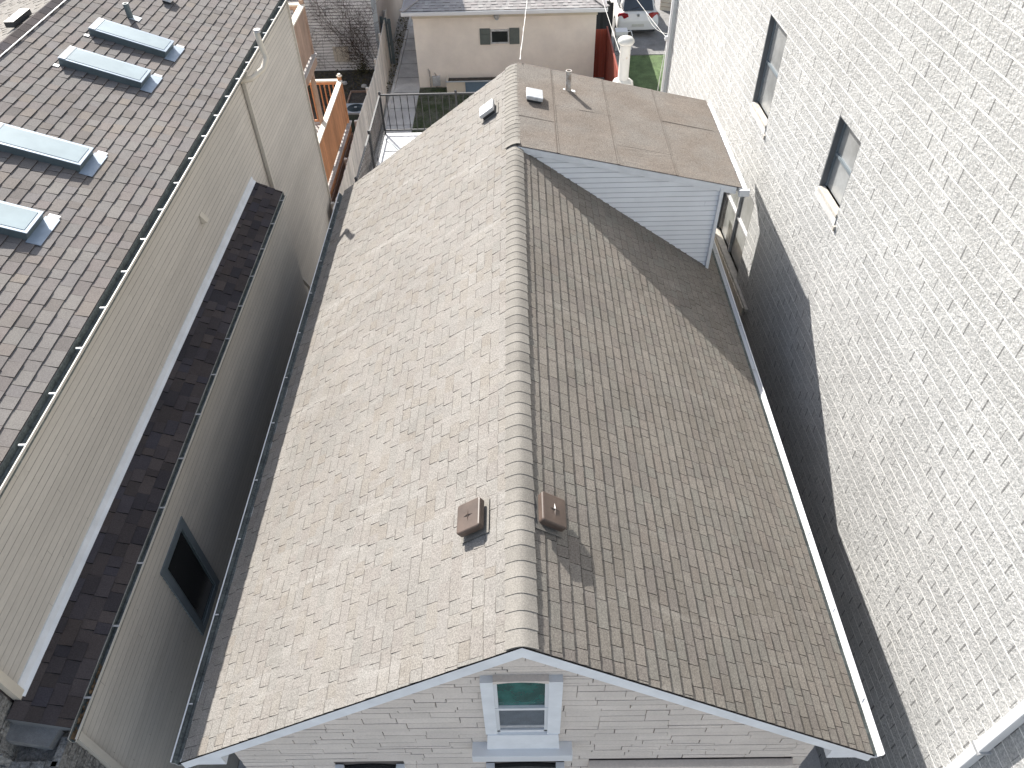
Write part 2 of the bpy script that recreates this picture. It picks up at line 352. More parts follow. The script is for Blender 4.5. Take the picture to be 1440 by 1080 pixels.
K = .7154          # slope of the subject roof
EX = .126
W = 3.38           # half width to the shingle edge
# ================================================================== SETTING
g = MB().box(-150, 150, -60, 400, -7.3, -7.0).build('ground', 'soil_pale'); tag(g, kind='structure')
mu = MB().box(-12, -4.95, 15, 27.2, -6.999, -6.985).build('mulch_bed', 'earth'); tag(mu, kind='structure')
pth = MB().box(-4.55, -3.62, 10.3, 40, -6.999, -6.96).build('path', 'concrete'); tag(pth, kind='structure')
drv = MB().box(3.75, 9.5, 28.0, 60, -6.999, -6.955).build('driveway', 'asphalt'); tag(drv, kind='structure')
st = MB().box(-60, 60, -14, -6, -6.999, -6.96).build('street_pavement', 'concrete'); tag(st, kind='structure')
al = MB().box(3.1, 4.5, -5.9, 17.4, -6.999, -6.965).build('side_fill_path', 'concrete'); tag(al, kind='structure')  # path lengthened along the alley to bounce fill light onto the wall
al = MB().box(-4.45, -3.1, -5.9, 10.2, -6.999, -6.965).build('alley_fill_path', 'concrete'); tag(al, kind='structure')  # unseen concrete strip added to bounce fill light into the left alley
lw = MB().box(-3.6, 3.3, 12.6, 25.4, -6.999, -6.97)
lawn = lw.build('lawn', 'grass'); tag(lawn, kind='structure')
tf = MB().box(4.3, 9.4, 17.5, 27.95, -6.999, -6.965).build('artificial_turf', 'turf'); tag(tf, kind='structure')
# joints scored in the concrete path
# ------------------------------------------------------------------ subject house
house = thing('brick_house', 'narrow tan stone house with long weathered grey gable roof in the middle', 'house', (0, 5.3, -7))
L_ = 10.5
ca = math.cos(math.atan(K)); slope_len = W/ca
# slabs under the shingles, front wall, body
MB().prism([(-W, -K*W-.005), (-.06, -K*.06-.006), (.06, -K*.06-.006), (W, -K*W-.005), (W, -K*W-.03), (0, -.06), (-W, -K*W-.03)], .006, L_-.006).build('roof_deck', 'charcoal', house)
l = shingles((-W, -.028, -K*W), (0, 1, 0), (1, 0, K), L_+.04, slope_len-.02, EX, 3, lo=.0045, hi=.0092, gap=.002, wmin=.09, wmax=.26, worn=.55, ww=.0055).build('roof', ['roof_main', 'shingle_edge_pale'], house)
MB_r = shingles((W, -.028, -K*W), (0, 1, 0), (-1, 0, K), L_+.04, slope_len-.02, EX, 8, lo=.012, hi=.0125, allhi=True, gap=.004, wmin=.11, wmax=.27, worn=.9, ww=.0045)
MB_r.build('roof', ['roof_east_shade', 'shingle_edge'], house)
rnd = random.Random(5)
capm = MB()
def cap_piece(mb, y0, y1, xl, xr, hy0, hy1, kr):
    n = 12; vs = []; wob = rnd.uniform(-.004, .004)
    for (y, h, s) in ((y0, hy0, 1.), (y1, hy1, .93)):
        for dz in (0, -.012):
            for i in range(n+1):
                x = (xl + (xr-xl)*i/n)*s + wob
                k = K if x < 0 else kr
                z = -k*(math.sqrt(x*x+.004)-.0632*.78)
                vs.append((x, y, z+h+dz))
    m_ = n+1; fs = []
    for i in range(n): fs += [(i, i+1, 2*m_+i+1, 2*m_+i), (i, m_+i, m_+i+1, i+1), (2*m_+i, 2*m_+i+1, 3*m_+i+1, 3*m_+i)]
    fs += [(0, 2*m_, 3*m_, m_), (n, m_+n, 3*m_+n, 2*m_+n)]
    mb.add(vs, fs)
y = -.03
while y < 7.66:
    cap_piece(capm, y, min(y+.175, 7.72), -.135, .125, .0165, .0105, K); y += .1475
y = 7.62
while y < L_-.02:
    cap_piece(capm, y, min(y+.175, L_), -.16, .075, .042 if y < 7.7 else .0185, .012, .10); y += .132
capm.build('ridge_cap', 'cap', house)
# masonry body
body = MB()
body.box(-3.02, 2.98, .212, 10.35, -7, -2.42); body.prism([(-3.02, -2.42), (2.98, -2.42), (0, -.30)], .212, 10.35)
body.build('wall', 'joint', house)
# ashlar front with long thin stones
fs_ = MB(); rnd = random.Random(11); z = -7.0
wins = [(-.375, .345, -2.62, -1.07), (-2.05, -1.3, -6, -3.22), (-.42, .42, -6, -3.22), (.68, 2.85, -3.45, -3.17)]
while z < -.3:
    h = rnd.choice((.055, .075, .09, .11, .13)); x = -3.03 + rnd.uniform(-.5, 0)
    while x < 2.99:
        wd = rnd.uniform(.22, .85); a = max(x, -3.03); b = min(x+wd, 2.99); x += wd
        if b-a < .03: continue
        gz = rnd.choice((.002, .006, .010)); gx = rnd.choice((.003, .008, .011)); d = rnd.uniform(.0, .006)
        segs = [(a+gx/2, b-gx/2)]
        for (wa, wb, wz0, wz1) in wins:
            if z+h > wz0 and z < wz1:
                ns = []
                for (p, q) in segs:
                    if q <= wa or p >= wb: ns.append((p, q)); continue
                    if p < wa: ns.append((p, wa))
                    if q > wb: ns.append((wb, q))
                segs = ns
        for (p, q) in segs:
            if q-p > .01:
                t1, t2 = rnd.uniform(-.0035, .0035), rnd.uniform(-.0035, .0035)
                zz = (z+gz/2, z+h-gz/2); F = .196-d
                fs_.add(((p, F, zz[0]+t1), (q, F, zz[0]+t2), (q, F, zz[1]+t2), (p, F, zz[1]+t1), (p, .215, zz[0]+t1), (q, .215, zz[0]+t2), (q, .215, zz[1]+t2), (p, .215, zz[1]+t1)),
                        ((0, 1, 2, 3), (0, 4, 5, 1), (1, 5, 6, 2), (2, 6, 7, 3), (3, 7, 4, 0)))
    z += h
fs_.clip((0, 0, -.10), (K, 0, 1)); fs_.clip((0, 0, -.10), (-K, 0, 1))
fs_.build('front_stonework', 'stone_tan', house)
# rake boards, eave soffit, fascia
for s in (-1, 1):
    MB().prism([(0, -.012), (s*(W+.02), -K*(W+.02)-.012), (s*(W+.02), -K*(W+.02)-.19), (0, -.20)], -.022, .012).build('rake_board', 'white_wood', house)
    MB().prism([(0, -.004), (s*(W+.03), -K*(W+.03)-.004), (s*(W+.03), -K*(W+.03)-.014), (0, -.014)], -.034, -.0225).build('drip_edge', 'shingle_edge_dark', house)
    MB().prism([(s*3.0, -2.62), (s*(W-.01), -2.62), (s*(W-.01), -K*W-.035), (s*3.0, -K*3.0-.06)], .014, 10.4).build('soffit', 'white_wood', house)
    MB().prism([(0, -.02), (s*W, -K*W-.02), (s*W, -K*W-.16), (0, -.18)], L_-.002, L_+.025).build('rake_board', 'white_wood', house)
for s, zt in ((-1, -K*W-.012), (1, -K*W-.012)):
    gt = gutter(s*(W+.004), s, zt, -.02, L_+.02, .112 if s < 0 else .125, .1, dirty_shaded=s < 0).build('gutter', ['white', 'gutter_in'], house)
    MB().box(min(s*(W+.012), s*(W+.105)), max(s*(W+.012), s*(W+.105)), 0, L_-.01, zt-.085, zt-.070).build('gutter_debris', 'gutter_in', gt, local=False)
    for k in range(11):
        yy = .55 + k*.96 + (k*7 % 5)*.02
        MB().box(min(s*(W+.062), s*(W+.108)), max(s*(W+.062), s*(W+.108)), yy-.008, yy+.008, zt-.016, zt-.009).build('gutter_hanger', 'grey_metal', gt)
# attic window
wn = MB()
wn.box(-.375, -.262, .13, .2, -2.22, -1.02); wn.box(.222, .345, .13, .2, -2.22, -1.02)
arch = [(-.262, -1.055), (-.14, -1.028), (-.02, -1.018), (.10, -1.028), (.222, -1.055), (.222, -1.0), (-.262, -1.0)]
fr = wn.build('window', 'white_wood', house)
MB().prism(arch, .13, .2).build('window_head', 'stone_tan', fr)
s_ = MB(); s_.box(-.262, -.232, .148, .2, -2.2, -1.02); s_.box(.192, .222, .148, .2, -2.2, -1.02); s_.box(-.262, .222, .142, .2, -1.66, -1.615); s_.box(-.262, .222, .148, .2, -2.22, -2.165)
s_.build('sash', 'white', fr)
MB().box(-.232, .192, .172, .18, -1.615, -1.02).build('pane', 'pane_green', fr)
MB().box(-.232, .192, .165, .173, -2.165, -1.66).build('pane', 'pane_grey', fr)
MB().box(-.232, .192, .158, .166, -2.13, -2.07).build('sash_rail', 'grey_metal', fr)
MB().prism([(-.36, -2.22), (.33, -2.22), (.35, -2.6), (-.38, -2.6)], .12, .2).build('apron', 'white_wood', fr)
MB().box(-.53, .48, .05, .2, -2.75, -2.6).build('sill', 'white', fr, bevel=.008)
for (a, b) in ((-2.05, -1.3), (-.42, .42)):
    f2 = MB().box(a, a+.09, .14, .2, -5, -3.24).box(b-.09, b, .14, .2, -5, -3.24).build('window', 'white_wood', house)
    n = 8; ar = [(a+.09+(b-a-.18)*i/n, -3.30+.05*math.sin(math.pi*i/n)) for i in range(n+1)]
    MB().prism(ar + [(b-.09, -5), (a+.09, -5)], .165, .2).build('pane', 'pane_dark', f2)
box('lintel', 'stone_tan', house, .68, 2.85, .12, .2, -3.45, -3.19, bevel=.006)
# dormer: front wall, side wall, low pitched roof
dk = .222
dsd = siding(.0, 3.16, -2.4, 0, 7.62, .088, out=-1, axis='y', seed=2, board=9, lip=.014, edge=.012)
dsd.clip((0, 7.6, -.05), (dk, 0, 1)); dsd.clip((0, 7.6, .0), (-K, 0, -1))
dw = dsd.build('dormer_wall', ['siding_white', 'lap_shade_joint_white'], house)
MB().prism([(0.02, -.06), (3.16, -.06-dk*3.16), (3.16, -K*3.16-.02)], 7.625, L_-.02).build('dormer_cheek', 'siding_white', house)
MB().bar((3.145, 7.60, -.74), (3.145, 7.60, -K*3.145+.0), .085, .05, (1, 0, 0)).build('corner_trim', 'white_wood', house)
MB().prism([(.04, .0), (3.36, -dk*3.36), (3.36, -dk*3.36-.11), (.12, -.11)], 7.575, 7.60).build('dormer_fascia', 'white_wood', house)
MB().prism([(.05, .008), (3.38, -dk*3.38+.008), (3.38, -dk*3.38-.06), (.05, -.05)], 7.60, L_+.02).build('dormer_roof_deck', 'charcoal', house)
dr = MB(); xs = [.05, .62, 1.52, 2.42, 3.41]; rnd = random.Random(4)
for i in range(4):
    cuts = [7.585, [8.55, 9.15, 8.2, 9.35][i], L_+.035]
    for j in range(2):
        x0, x1 = xs[i], xs[i+1]+.03; h0 = .0135+.004*(3-i)+.002*j
        y0, y1 = cuts[j]+(0 if j == 0 else -.0), cuts[j+1]+(.02 if j == 0 else 0)
        nx, ny = 5, 14; vs = []; fss = []
        for a in range(nx+1):
            for b in range(ny+1):
                x = x0+(x1-x0)*a/nx + (rnd.uniform(-.004, .004) if a in (0, nx) else 0); yy = y0+(y1-y0)*b/ny
                h = h0 + (rnd.uniform(0, .004) if 0 < a < nx else 0) + (.003 if a == nx else 0)
                vs.append((x, yy, -dk*x+h))
        for a in range(nx):
            for b in range(ny): q = a*(ny+1)+b; fss.append((q, q+ny+1, q+ny+2, q+1))
        k0 = len(vs)
        for b in range(ny+1): vx = vs[nx*(ny+1)+b]; vs.append((vx[0], vx[1], vx[2]-.012))
        for b in range(ny): fss.append((nx*(ny+1)+b, k0+b, k0+b+1, nx*(ny+1)+b+1))
        k0 = len(vs)
        for a in range(nx+1): vx = vs[a*(ny+1)]; vs.append((vx[0], vx[1], vx[2]-.012))
        for a in range(nx): fss.append((a*(ny+1), k0+a, k0+a+1, (a+1)*(ny+1)))
        dr.add(vs, fss)
dro = dr.build('dormer_roof', 'membrane', house)
sm = MB()
for i, x in enumerate(xs[1:4]): sm.bar((x-.006, 7.59, -dk*x+.022+.004*(3-i)), (x+.008, L_+.03, -dk*x+.022+.004*(3-i)), .004 if i else .010, .003)
for i, yy in enumerate((8.55, 9.15, 8.2, 9.35)): 
    if i in (0, 3): sm.bar((xs[i]+.01, yy, -dk*xs[i]+.020+.004*(3-i)), (xs[i+1]*.98, yy-.01, -dk*xs[i+1]*.98+.020+.004*(3-i)), .006, .003)
sm.build('roof_seam', 'membrane_seam', dro)
gt = gutter(3.40, 1, -dk*3.40-.0, 7.56, L_+.03, .12, .09).build('gutter', 'white', house)
for yy in (8.2, 9.2, 10.1): MB().box(3.40, 3.51, yy-.01, yy+.01, -dk*3.4-.014, -dk*3.4-.005).build('gutter_hanger', 'grey_metal', gt)
MB().box(3.40, 3.56, 7.52, 7.575, -dk*3.4-.12, -dk*3.4-.01).build('gutter_outlet', 'white', gt, bevel=.01)
# rear lean-to with tall white flue, terrace
MB().prism([(.3, -1.2), (3.2, -1.75), (3.2, -7), (.3, -7)], 10.52, 12.35).build('rear_extension', 'stone_tan', house)
fl = MB(); fl.lathe((2.12, 12.0, -1.62), [(.30, 0), (.30, .33), (.235, .42), (.20, .62), (.13, .66)], 8)
flo = fl.build('flue_stack', 'stack_white', house)
MB().lathe((2.12, 12.0, -1.0), [(.125, -.06), (.125, 0), (.105, .02), (.10, .66), (.118, .70), (.10, .72)], 20).build('flue_pipe', 'stack_white', flo, smooth=True)
MB().lathe((2.12, 12.0, -.30), [(.06, 0), (.14, .02), (.158, .05), (.155, .085), (.12, .125), (.05, .145)], 24).build('flue_cap', 'stack_white', flo, smooth=True)
tr = MB().box(-3.2, .3, 10.55, 14.8, -3.55, -3.4).box(-3.1, .2, 10.6, 14.7, -7, -3.56)
ter = tr.build('terrace', 'membrane_white', house)
rib = MB().bar((-3.16, 14.5, -3.393), (-1.6, 12.2, -3.393), .05, .012).bar((-3.1, 13.9, -3.392), (.2, 13.9, -3.392), .02, .01).bar((-2.3, 13.9, -3.392), (-2.3, 10.6, -3.392), .06, .01)
rib.build('coating_seam', 'ac_top', ter)
tr = MB()
zt, zb = -2.42, -3.30
tr.bar((-3.2, 10.62, zt), (-3.2, 14.76, zt), .035, .035).bar((-3.2, 14.76, zt), (.28, 14.76, zt), .035, .035)
tr.bar((-3.2, 10.62, zb), (-3.2, 14.76, zb), .025, .025).bar((-3.2, 14.76, zb), (.28, 14.76, zb), .03, .03)
for (px_, py_) in ((-3.2, 10.9), (-3.2, 12.85), (-3.2, 14.76), (-1.4, 14.76), (.28, 14.76)):
    tr.bar((px_, py_, -3.4), (px_, py_, zt+.05), .045, .045); tr.lathe((px_, py_, zt+.03), [(.03, 0), (.035, .02), (.02, .05)], 8)
k = 0
yy = 10.72
while yy < 14.7:
    tr.bar((-3.2, yy, zb), (-3.2, yy, zt), .013, .013); yy += .115
xx = -3.05
while xx < .25:
    tr.tube([(xx, 14.76, zb+(zt-zb)*j/8) for j in range(9)], [.008+.006*(j % 2) for j in range(9)], 5); xx += .165
tr.build('railing', 'dark_metal', ter)
# roof vents
def box_vent(sx, x, y, kk, hgt=.135, sz=.125, label=None):
    """brown plastic turtle vent aligned with the slope; local frame u across slope, v along ridge"""
    c = Vector((sx*x, y, -kk*x)); U = Vector((sx, 0, -kk)).normalized(); V = Vector((0, 1, 0)); Nn = Vector((sx*kk, 0, 1)).normalized()
    if sx < 0: M_ = Matrix((( -U.x, V.x, Nn.x, c.x), (-U.y, V.y, Nn.y, c.y), (-U.z, V.z, Nn.z, c.z), (0, 0, 0, 1)))
    else: M_ = Matrix(((U.x, V.x, Nn.x, c.x), (U.y, V.y, Nn.y, c.y), (U.z, V.z, Nn.z, c.z), (0, 0, 0, 1)))
    return M_
def rounded(mb, M_, hu, hv, z0, z1, r, inset=.012):
    prof = [(z0, 0), (z1-inset, 0), (z1-inset*.3, -inset*.35), (z1, -inset)]; n = 5; rings = []
    vs = []
    for z, ins in prof:
        for (cx_, cy_, a0) in ((hu-r, hv-r, 0), (-hu+r, hv-r, 90), (-hu+r, -hv+r, 180), (hu-r, -hv+r, 270)):
            for i in range(n): a = R(a0+90*i/(n-1)); vs.append(M_ @ Vector((cx_+(r+ins)*math.cos(a), cy_+(r+ins)*math.sin(a), z)))
    m_ = 4*n; f = []
    for k in range(len(prof)-1):
        for i in range(m_): f.append((k*m_+i, k*m_+(i+1) % m_, (k+1)*m_+(i+1) % m_, (k+1)*m_+i))
    f.append(tuple(range(m_))[::-1]); f.append(tuple((len(prof)-1)*m_+i for i in range(m_))); mb.add(vs, f)
for sx, x, yv in ((-1, .392, 1.28), (1, .228, 1.245)):
    M_ = box_vent(sx, x, yv, K)
    a = MB(); rounded(a, M_, .10, .115, -.01, .075, .03, .004)
    vo = a.build('roof_vent', 'dark_metal', house); vo['label'] = ('brown box vent on the bright slope' if sx < 0 else 'brown box vent on the shaded slope')
    a = MB(); rounded(a, M_, .13, .155, .062, .128, .026, .014); a.build('vent_hood', 'brown_vent', vo)
    a = MB()
    for (du, dv) in ((.06, .012), (.012, .075)):
        vs = [M_ @ Vector(p) for p in ((du, 0, .1265), (0, dv, .1265), (-du, 0, .1265), (0, -dv, .1265), (0, 0, .142))]
        a.add(vs, ((0, 1, 4), (1, 2, 4), (2, 3, 4), (3, 0, 4)))
    a.build('hood_star', 'brown_vent', vo)
    a = MB(); a.box(-.155, .155, -.18, .19, .0185, .0215, M_); a.build('vent_flange', 'shingle_edge' if sx > 5 else 'cap', vo)
for sx, x, yv, kk in ((-1, .40, 9.25, K), (1, .30, 9.22, dk)):
    M_ = box_vent(sx, x, yv, kk)
    a = MB(); rounded(a, M_, .115, .14, .01, .075, .01, .003)
    vo = a.build('roof_vent', 'dark_metal', house); vo['label'] = 'small pale metal box vent near the far ridge'
    a = MB(); rounded(a, M_, .135, .165, .075, .13, .015, .012); a.build('vent_hood', 'grey_metal', vo)
    a = MB(); a.box(-.17, .17, -.19, .2, .016, .0195, M_); a.build('vent_flashing', 'roof_main' if sx < 0 else 'membrane', vo)
    if sx > 0: a = MB(); a.box(.13, .2, -.22, -.10, .0205, .024, M_); a.build('vent_clip', 'white', vo)
pp = MB().lathe((.9, 9.8, -dk*.9+.01), [(.046, 0), (.046, .33), (.052, .335), (.052, .35), (.036, .35), (.036, .25)], 18).build('vent_pipe', 'pipe_clay', house, smooth=False)
M_ = box_vent(1, .9, 9.8, dk); a = MB(); a.box(-.13, .13, -.14, .14, .026, .029, M_); a.build('pipe_flashing', 'membrane', pp)
a = MB(); a.box(.05, .115, -.03, .04, .0295, .033, M_); a.build('flashing_tab', 'white', pp)
a = MB(); a.box(-.09, -.06, -.02, .03, .0295, .033, M_); a.build('flashing_tab', 'white', pp)

# ------------------------------------------------------------------ left neighbour
nb = thing('siding_house', 'beige lap sided house with brown shingle roof and four skylights on the left', 'house', (-7.9, 7.5, -7))
XW, XR = -4.95, -4.90
NY0, NY1 = .46, 14.85
nk = .36
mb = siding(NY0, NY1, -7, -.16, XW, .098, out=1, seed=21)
nwall = mb.build('wall', ['siding_beige', 'lap_shade_joint'], nb)
MB().box(-10.85, XW-.012, NY0, NY1, -7, -.17).prism([(-10.85, -.17), (XW-.012, -.17), (-7.9, .88)], NY0, NY1).build('wall_core', 'siding_beige', nb)
rz0 = -.1; xr = -7.87; rl = (XR-xr)/math.cos(math.atan(nk))
MB().prism([(XR, rz0-.006), (xr, rz0+nk*(XR-xr)-.006), (2*xr-XR, rz0-.006), (2*xr-XR, rz0-.06), (xr, rz0+nk*(XR-xr)-.06), (XR, rz0-.06)], .1, NY1+.3).build('roof_deck', 'charcoal', nb)
shingles((XR, .1, rz0), (0, 1, 0), (-1, 0, nk), NY1+.2, rl-.02, .158, 31, lo=.0125, hi=.018, wmin=.15, wmax=.27, gap=.005, allhi=False).build('roof', ['roof_left', 'shingle_edge'], nb)
shingles((2*xr-XR, .1, rz0), (0, 1, 0), (1, 0, nk), NY1+.2, rl-.02, .158, 32, lo=.006, hi=.013, wmin=.14, wmax=.33).build('roof', ['roof_main', 'shingle_edge'], nb)
rc = MB(); zr = rz0+nk*(XR-xr)
y = .1
while y < NY1+.3:
    rc.prism([(xr-.14, zr-nk*.14+.012), (xr, zr+.026), (xr+.13, zr-nk*.13+.018), (xr+.13, zr-nk*.13-.0), (xr-.14, zr-nk*.14-.0)], y, y+.24); y += .25
rc.build('ridge_cap', 'roof_dark', nb)
MB().bar((xr+.15, .1, zr-nk*.15+.03), (xr+.15, NY1+.3, zr-nk*.15+.03), .012, .012).build('ridge_flashing', 'white', nb)
a = MB(); a.bar((-8.16, 10.15, zr-nk*.29+.09), (-8.16, 10.75, zr-nk*.29+.09), .16, .09); a.build('roof_vent', 'dark_metal', nb)
for i in range(2):
    gt = None
gt = gutter(XR-.005, 1, rz0-.012, .3, NY1+.28, .135, .11, dirty_shaded=True).build('gutter', ['beige_gutter', 'gutter_in'], nb)
MB().box(XR+.01, XR+.105, .32, NY1+.25, rz0-.10, rz0-.082).build('gutter_debris', 'gutter_in', gt)
MB().box(XR-.04, XR-.006, .3, NY1+.28, rz0-.2, rz0-.02).build('fascia', 'beige_gutter', gt)
for k in range(21):
    yy = .75+k*.69; MB().box(XR+.05, XR+.129, yy-.009, yy+.009, rz0-.024, rz0-.009).build('gutter_hanger', 'white', gt)
MB().bar((XW+.02, NY1+.0, -7), (XW+.02, NY1, -.2), .05, .05, (1, 0, 0)).build('corner_trim', 'beige_gutter', nb)
MB().bar((XW+.02, NY0-.03, -7), (XW+.02, NY0-.03, -.2), .09, .075, (1, 0, 0)).build('corner_trim', 'cream', nb)
# skylights
n_of = lambda x: rz0+nk*(XR-x)
sk = None
ang = math.atan(nk)
def slopeM(x, y): # u = down slope toward +x, v = +y
    U = Vector((1, 0, -nk)).normalized(); Nn = Vector((nk, 0, 1)).normalized()
    return Matrix(((U.x, 0, Nn.x, x), (0, 1, 0, y), (U.z, 0, Nn.z, n_of(x)), (0, 0, 0, 1)))
for (x, y) in ((-6.50, 10.60), (-6.50, 9.40), (-6.46, 6.86), (-6.46, 5.26), (-6.46, 2.9)):
    M_ = slopeM(x, y); hu, hv = .60, .225
    a = MB(); a.box(-hu, hu, -hv, hv, 0, .115, M_); f = a.build('skylight', 'sky_frame', nb)
    a = MB(); a.box(-hu-.01, hu+.01, -hv-.01, hv+.01, .116, .128, M_); a.build('skylight_rim', 'lead', f)
    a = MB(); a.box(-hu-.0, -hu+.09, -hv, hv, .1285, .136, M_); a.build('top_cover', 'white', f)
    a = MB(); a.box(-hu+.10, hu-.035, -hv+.035, hv-.035, .1285, .133, M_); a.build('pane', 'sky_glass', f)
    a = MB(); a.box(hu, hu+.17, -hv-.05, hv+.06, .018, .0225, M_); a.build('apron_flashing', 'lead', f)
    a = MB(); a.box(hu+.02, hu+.15, hv+.062, hv+.13, .018, .0225, M_); a.build('flashing_tab', 'grey_metal', f)
    a = MB(); a.box(-hu-.06, -hu+.02, -hv-.09, -hv-.01, .016, .0205, M_); a.build('flashing_tab', 'grey_metal', f)
a = MB().lathe((-6.78, 11.42, n_of(-6.78)-.02), [(.05, 0), (.05, .27), (.038, .27), (.038, .15)], 14).build('vent_pipe', 'sky_frame', nb)
M_ = slopeM(-6.78, 11.42); b_ = MB(); b_.box(.0, .16, -.07, .10, .018, .022, M_); b_.build('pipe_flashing', 'ac_top', a)
M_ = slopeM(-6.50, 12.5); a = MB(); rounded(a, M_, .09, .12, .06, .12, .015, .012); v = a.build('roof_vent', 'white', nb)
a = MB(); a.box(-.07, .07, -.09, .09, 0, .065, M_); a.build('vent_neck', 'dark_metal', v)
# flue elbow over the gutter
MB().tube([(-4.93, 10.75, -.30), (-4.75, 10.9, -.33), (-4.6, 11.2, -.28), (-4.55, 11.38, -.17), (-4.57, 11.41, -.08), (-4.6, 11.42, .08), (-4.62, 11.42, .30)], .05, 12).build('flue_elbow', 'cream', nb, smooth=True)
MB().tube([(-4.6, 11.42, .29), (-4.6, 11.42, .34)], .058, 12).build('flue_elbow_rim', 'grey_metal', nb)
# downspout on the wall
d = MB(); d.bar((-4.89, 10.86, -.2), (-4.89, 10.90, -4.75), .075, .06, (1, 0, 0)); d.bar((-4.86, 10.86, -.28), (-4.80, 10.86, -.16), .07, .06, (0, 1, 0)); d.bar((-4.89, 10.9, -4.72), (-4.72, 10.95, -5.1), .07, .06, (0, 1, 0)); d.bar((-4.72, 10.95, -5.08), (-4.72, 10.95, -7), .07, .06, (1, 0, 0))
d.build('downspout', 'beige_gutter', nb)
d = MB(); d.bar((-4.935, 7.57, -1.16), (-4.935, 7.57, -1.0), .09, .02, (1, 0, 0)); d.add(((-4.93, 7.51, -1.0), (-4.93, 7.63, -1.0), (-4.93, 7.63, -1.16), (-4.93, 7.51, -1.16), (-4.85, 7.52, -1.14), (-4.85, 7.62, -1.14)), ((0, 1, 5, 4), (3, 2, 5, 4), (0, 4, 3), (1, 2, 5)))
d.build('wall_vent', 'cream', nb)
d = MB(); d.bar((-4.95, 10.17, -3.42), (-4.80, 10.17, -3.52), .11, .09); d.build('exhaust_hood', 'grey_metal', nb)
# side bump-out with its own lean-to roof
BX = -4.475
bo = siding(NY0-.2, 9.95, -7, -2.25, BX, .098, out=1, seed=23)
bo = bo.build('side_bay_wall', ['siding_beige', 'lap_shade_joint'], nb)
MB().box(XW+.012, BX-.012, NY0-.2, 9.94, -7, -2.2).build('side_bay_core', 'siding_beige', nb)
bk = .5; bz = -2.12
MB().prism([(-4.43, bz-.006), (-4.94, bz+bk*.51-.006), (-4.94, bz-.1), (-4.43, bz-.05)], .2, 10.02).build('side_bay_roof_deck', 'charcoal', nb)
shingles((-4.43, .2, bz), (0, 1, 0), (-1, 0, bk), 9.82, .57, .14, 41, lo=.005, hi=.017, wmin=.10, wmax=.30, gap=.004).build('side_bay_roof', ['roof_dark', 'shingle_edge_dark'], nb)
MB().prism([(-4.938, bz+bk*.508+.0), (-4.905, bz+bk*.475+.014), (-4.87, bz+bk*.44+.010), (-4.905, bz+bk*.475+.024), (-4.925, bz+bk*.5+.085), (-4.938, bz+bk*.5+.085)], .42, 10.03).build('side_bay_flashing', 'white_wood', nb)
gt = gutter(-4.43, 1, bz-.012, .1, 10.05, .085, .085, dirty_shaded=True).build('side_bay_gutter', ['beige_gutter', 'gutter_in'], nb)
MB().box(-4.42, -4.365, .12, 10.0, bz-.085, bz-.07).build('gutter_debris', 'gutter_in', gt)
rnd = random.Random(9); lf = MB()
for i in range(130):
    yy = .12+rnd.random()**2*.75; xx = rnd.uniform(-4.42, -4.365); zz = bz-.066+rnd.random()*.025; a = rnd.random()*6.3; r = rnd.uniform(.008, .018)
    lf.add([(xx+r*math.cos(a+t), yy+r*1.3*math.sin(a+t), zz+rnd.uniform(-.006, .006)) for t in (0, 1.8, 3.1, 4.6)], ((0, 1, 2, 3),))
lf.build('gutter_leaves', 'litter', gt)
for k in range(13):
    yy = .5+k*.77; MB().box(-4.43, -4.35, yy-.010, yy+.010, bz-.014, bz-.006).build('gutter_hanger', 'grey_metal', gt)
# bay window
wf = MB(); y0, y1, z0, z1 = 2.28, 3.12, -4.42, -2.76
wf.box(BX+.0, BX+.03, y0, y0+.11, z0, z1).box(BX, BX+.03, y1-.11, y1, z0, z1).box(BX, BX+.03, y0+.11, y1-.11, z1-.11, z1).box(BX, BX+.035, y0+.11, y1-.11, z0, z0+.11)
wf = wf.build('side_bay_window', 'slate_frame', nb)
MB().box(BX+.002, BX+.022, y0+.11, y0+.14, z0+.11, z1-.11).box(BX+.002, BX+.022, y1-.14, y1-.11, z0+.11, z1-.11).box(BX+.002, BX+.022, y0+.14, y1-.14, z0+.11, z0+.15).build('sash', 'sky_frame', wf)
MB().box(BX+.004, BX+.012, y0+.14, y1-.14, z0+.15, z1-.11).build('pane', 'pane_dark', wf)
# stone front of the neighbour: returns and face
rnd = random.Random(77)
def rough_stones(xa, xb, za, zb, yf, yb, side=True):
    mb = MB(); z = za
    while z < zb:
        h = rnd.uniform(.05, .10); x = xb
        # side return: thin courses seen on edge
        dx = rnd.uniform(0, .02); ys = yf
        while ys < yb:
            ln = rnd.uniform(.08, .22); e = min(ys+ln, yb)
            o_ = rnd.uniform(0, .022)
            mb.box(xb-.06, xb+o_, ys+.003, e-.003, z+.004, z+h-.004); ys += ln
        x = xa
        while x < xb:
            ln = rnd.uniform(.12, .38); e = min(x+ln, xb-.002); o_ = rnd.uniform(0, .045)
            if e-x > .02: mb.box(x+.004, e-.004, yf-o_, yf+.05, z+.004, z+h-.004)
            x += ln
        z += h
    return mb
rough_stones(-8.2, -4.97, -7, -.3, -.02, .36).build('stone_front', 'stone_rough', nb)
MB().box(-10.85, -4.99, .03, .45, -7, -.3).build('stone_backing', 'joint', nb)
rough_stones(-4.95, -4.49, -7, -2.28, -.12, .16).build('stone_front', 'stone_rough', nb)
MB().box(-4.97, -4.51, -.07, .25, -7, -2.3).build('stone_backing', 'stone_rough', nb)
MB().bar((BX+.015, .2, -7), (BX+.015, .2, -2.3), .075, .075, (1, 0, 0)).build('corner_trim', 'beige_gutter', nb)
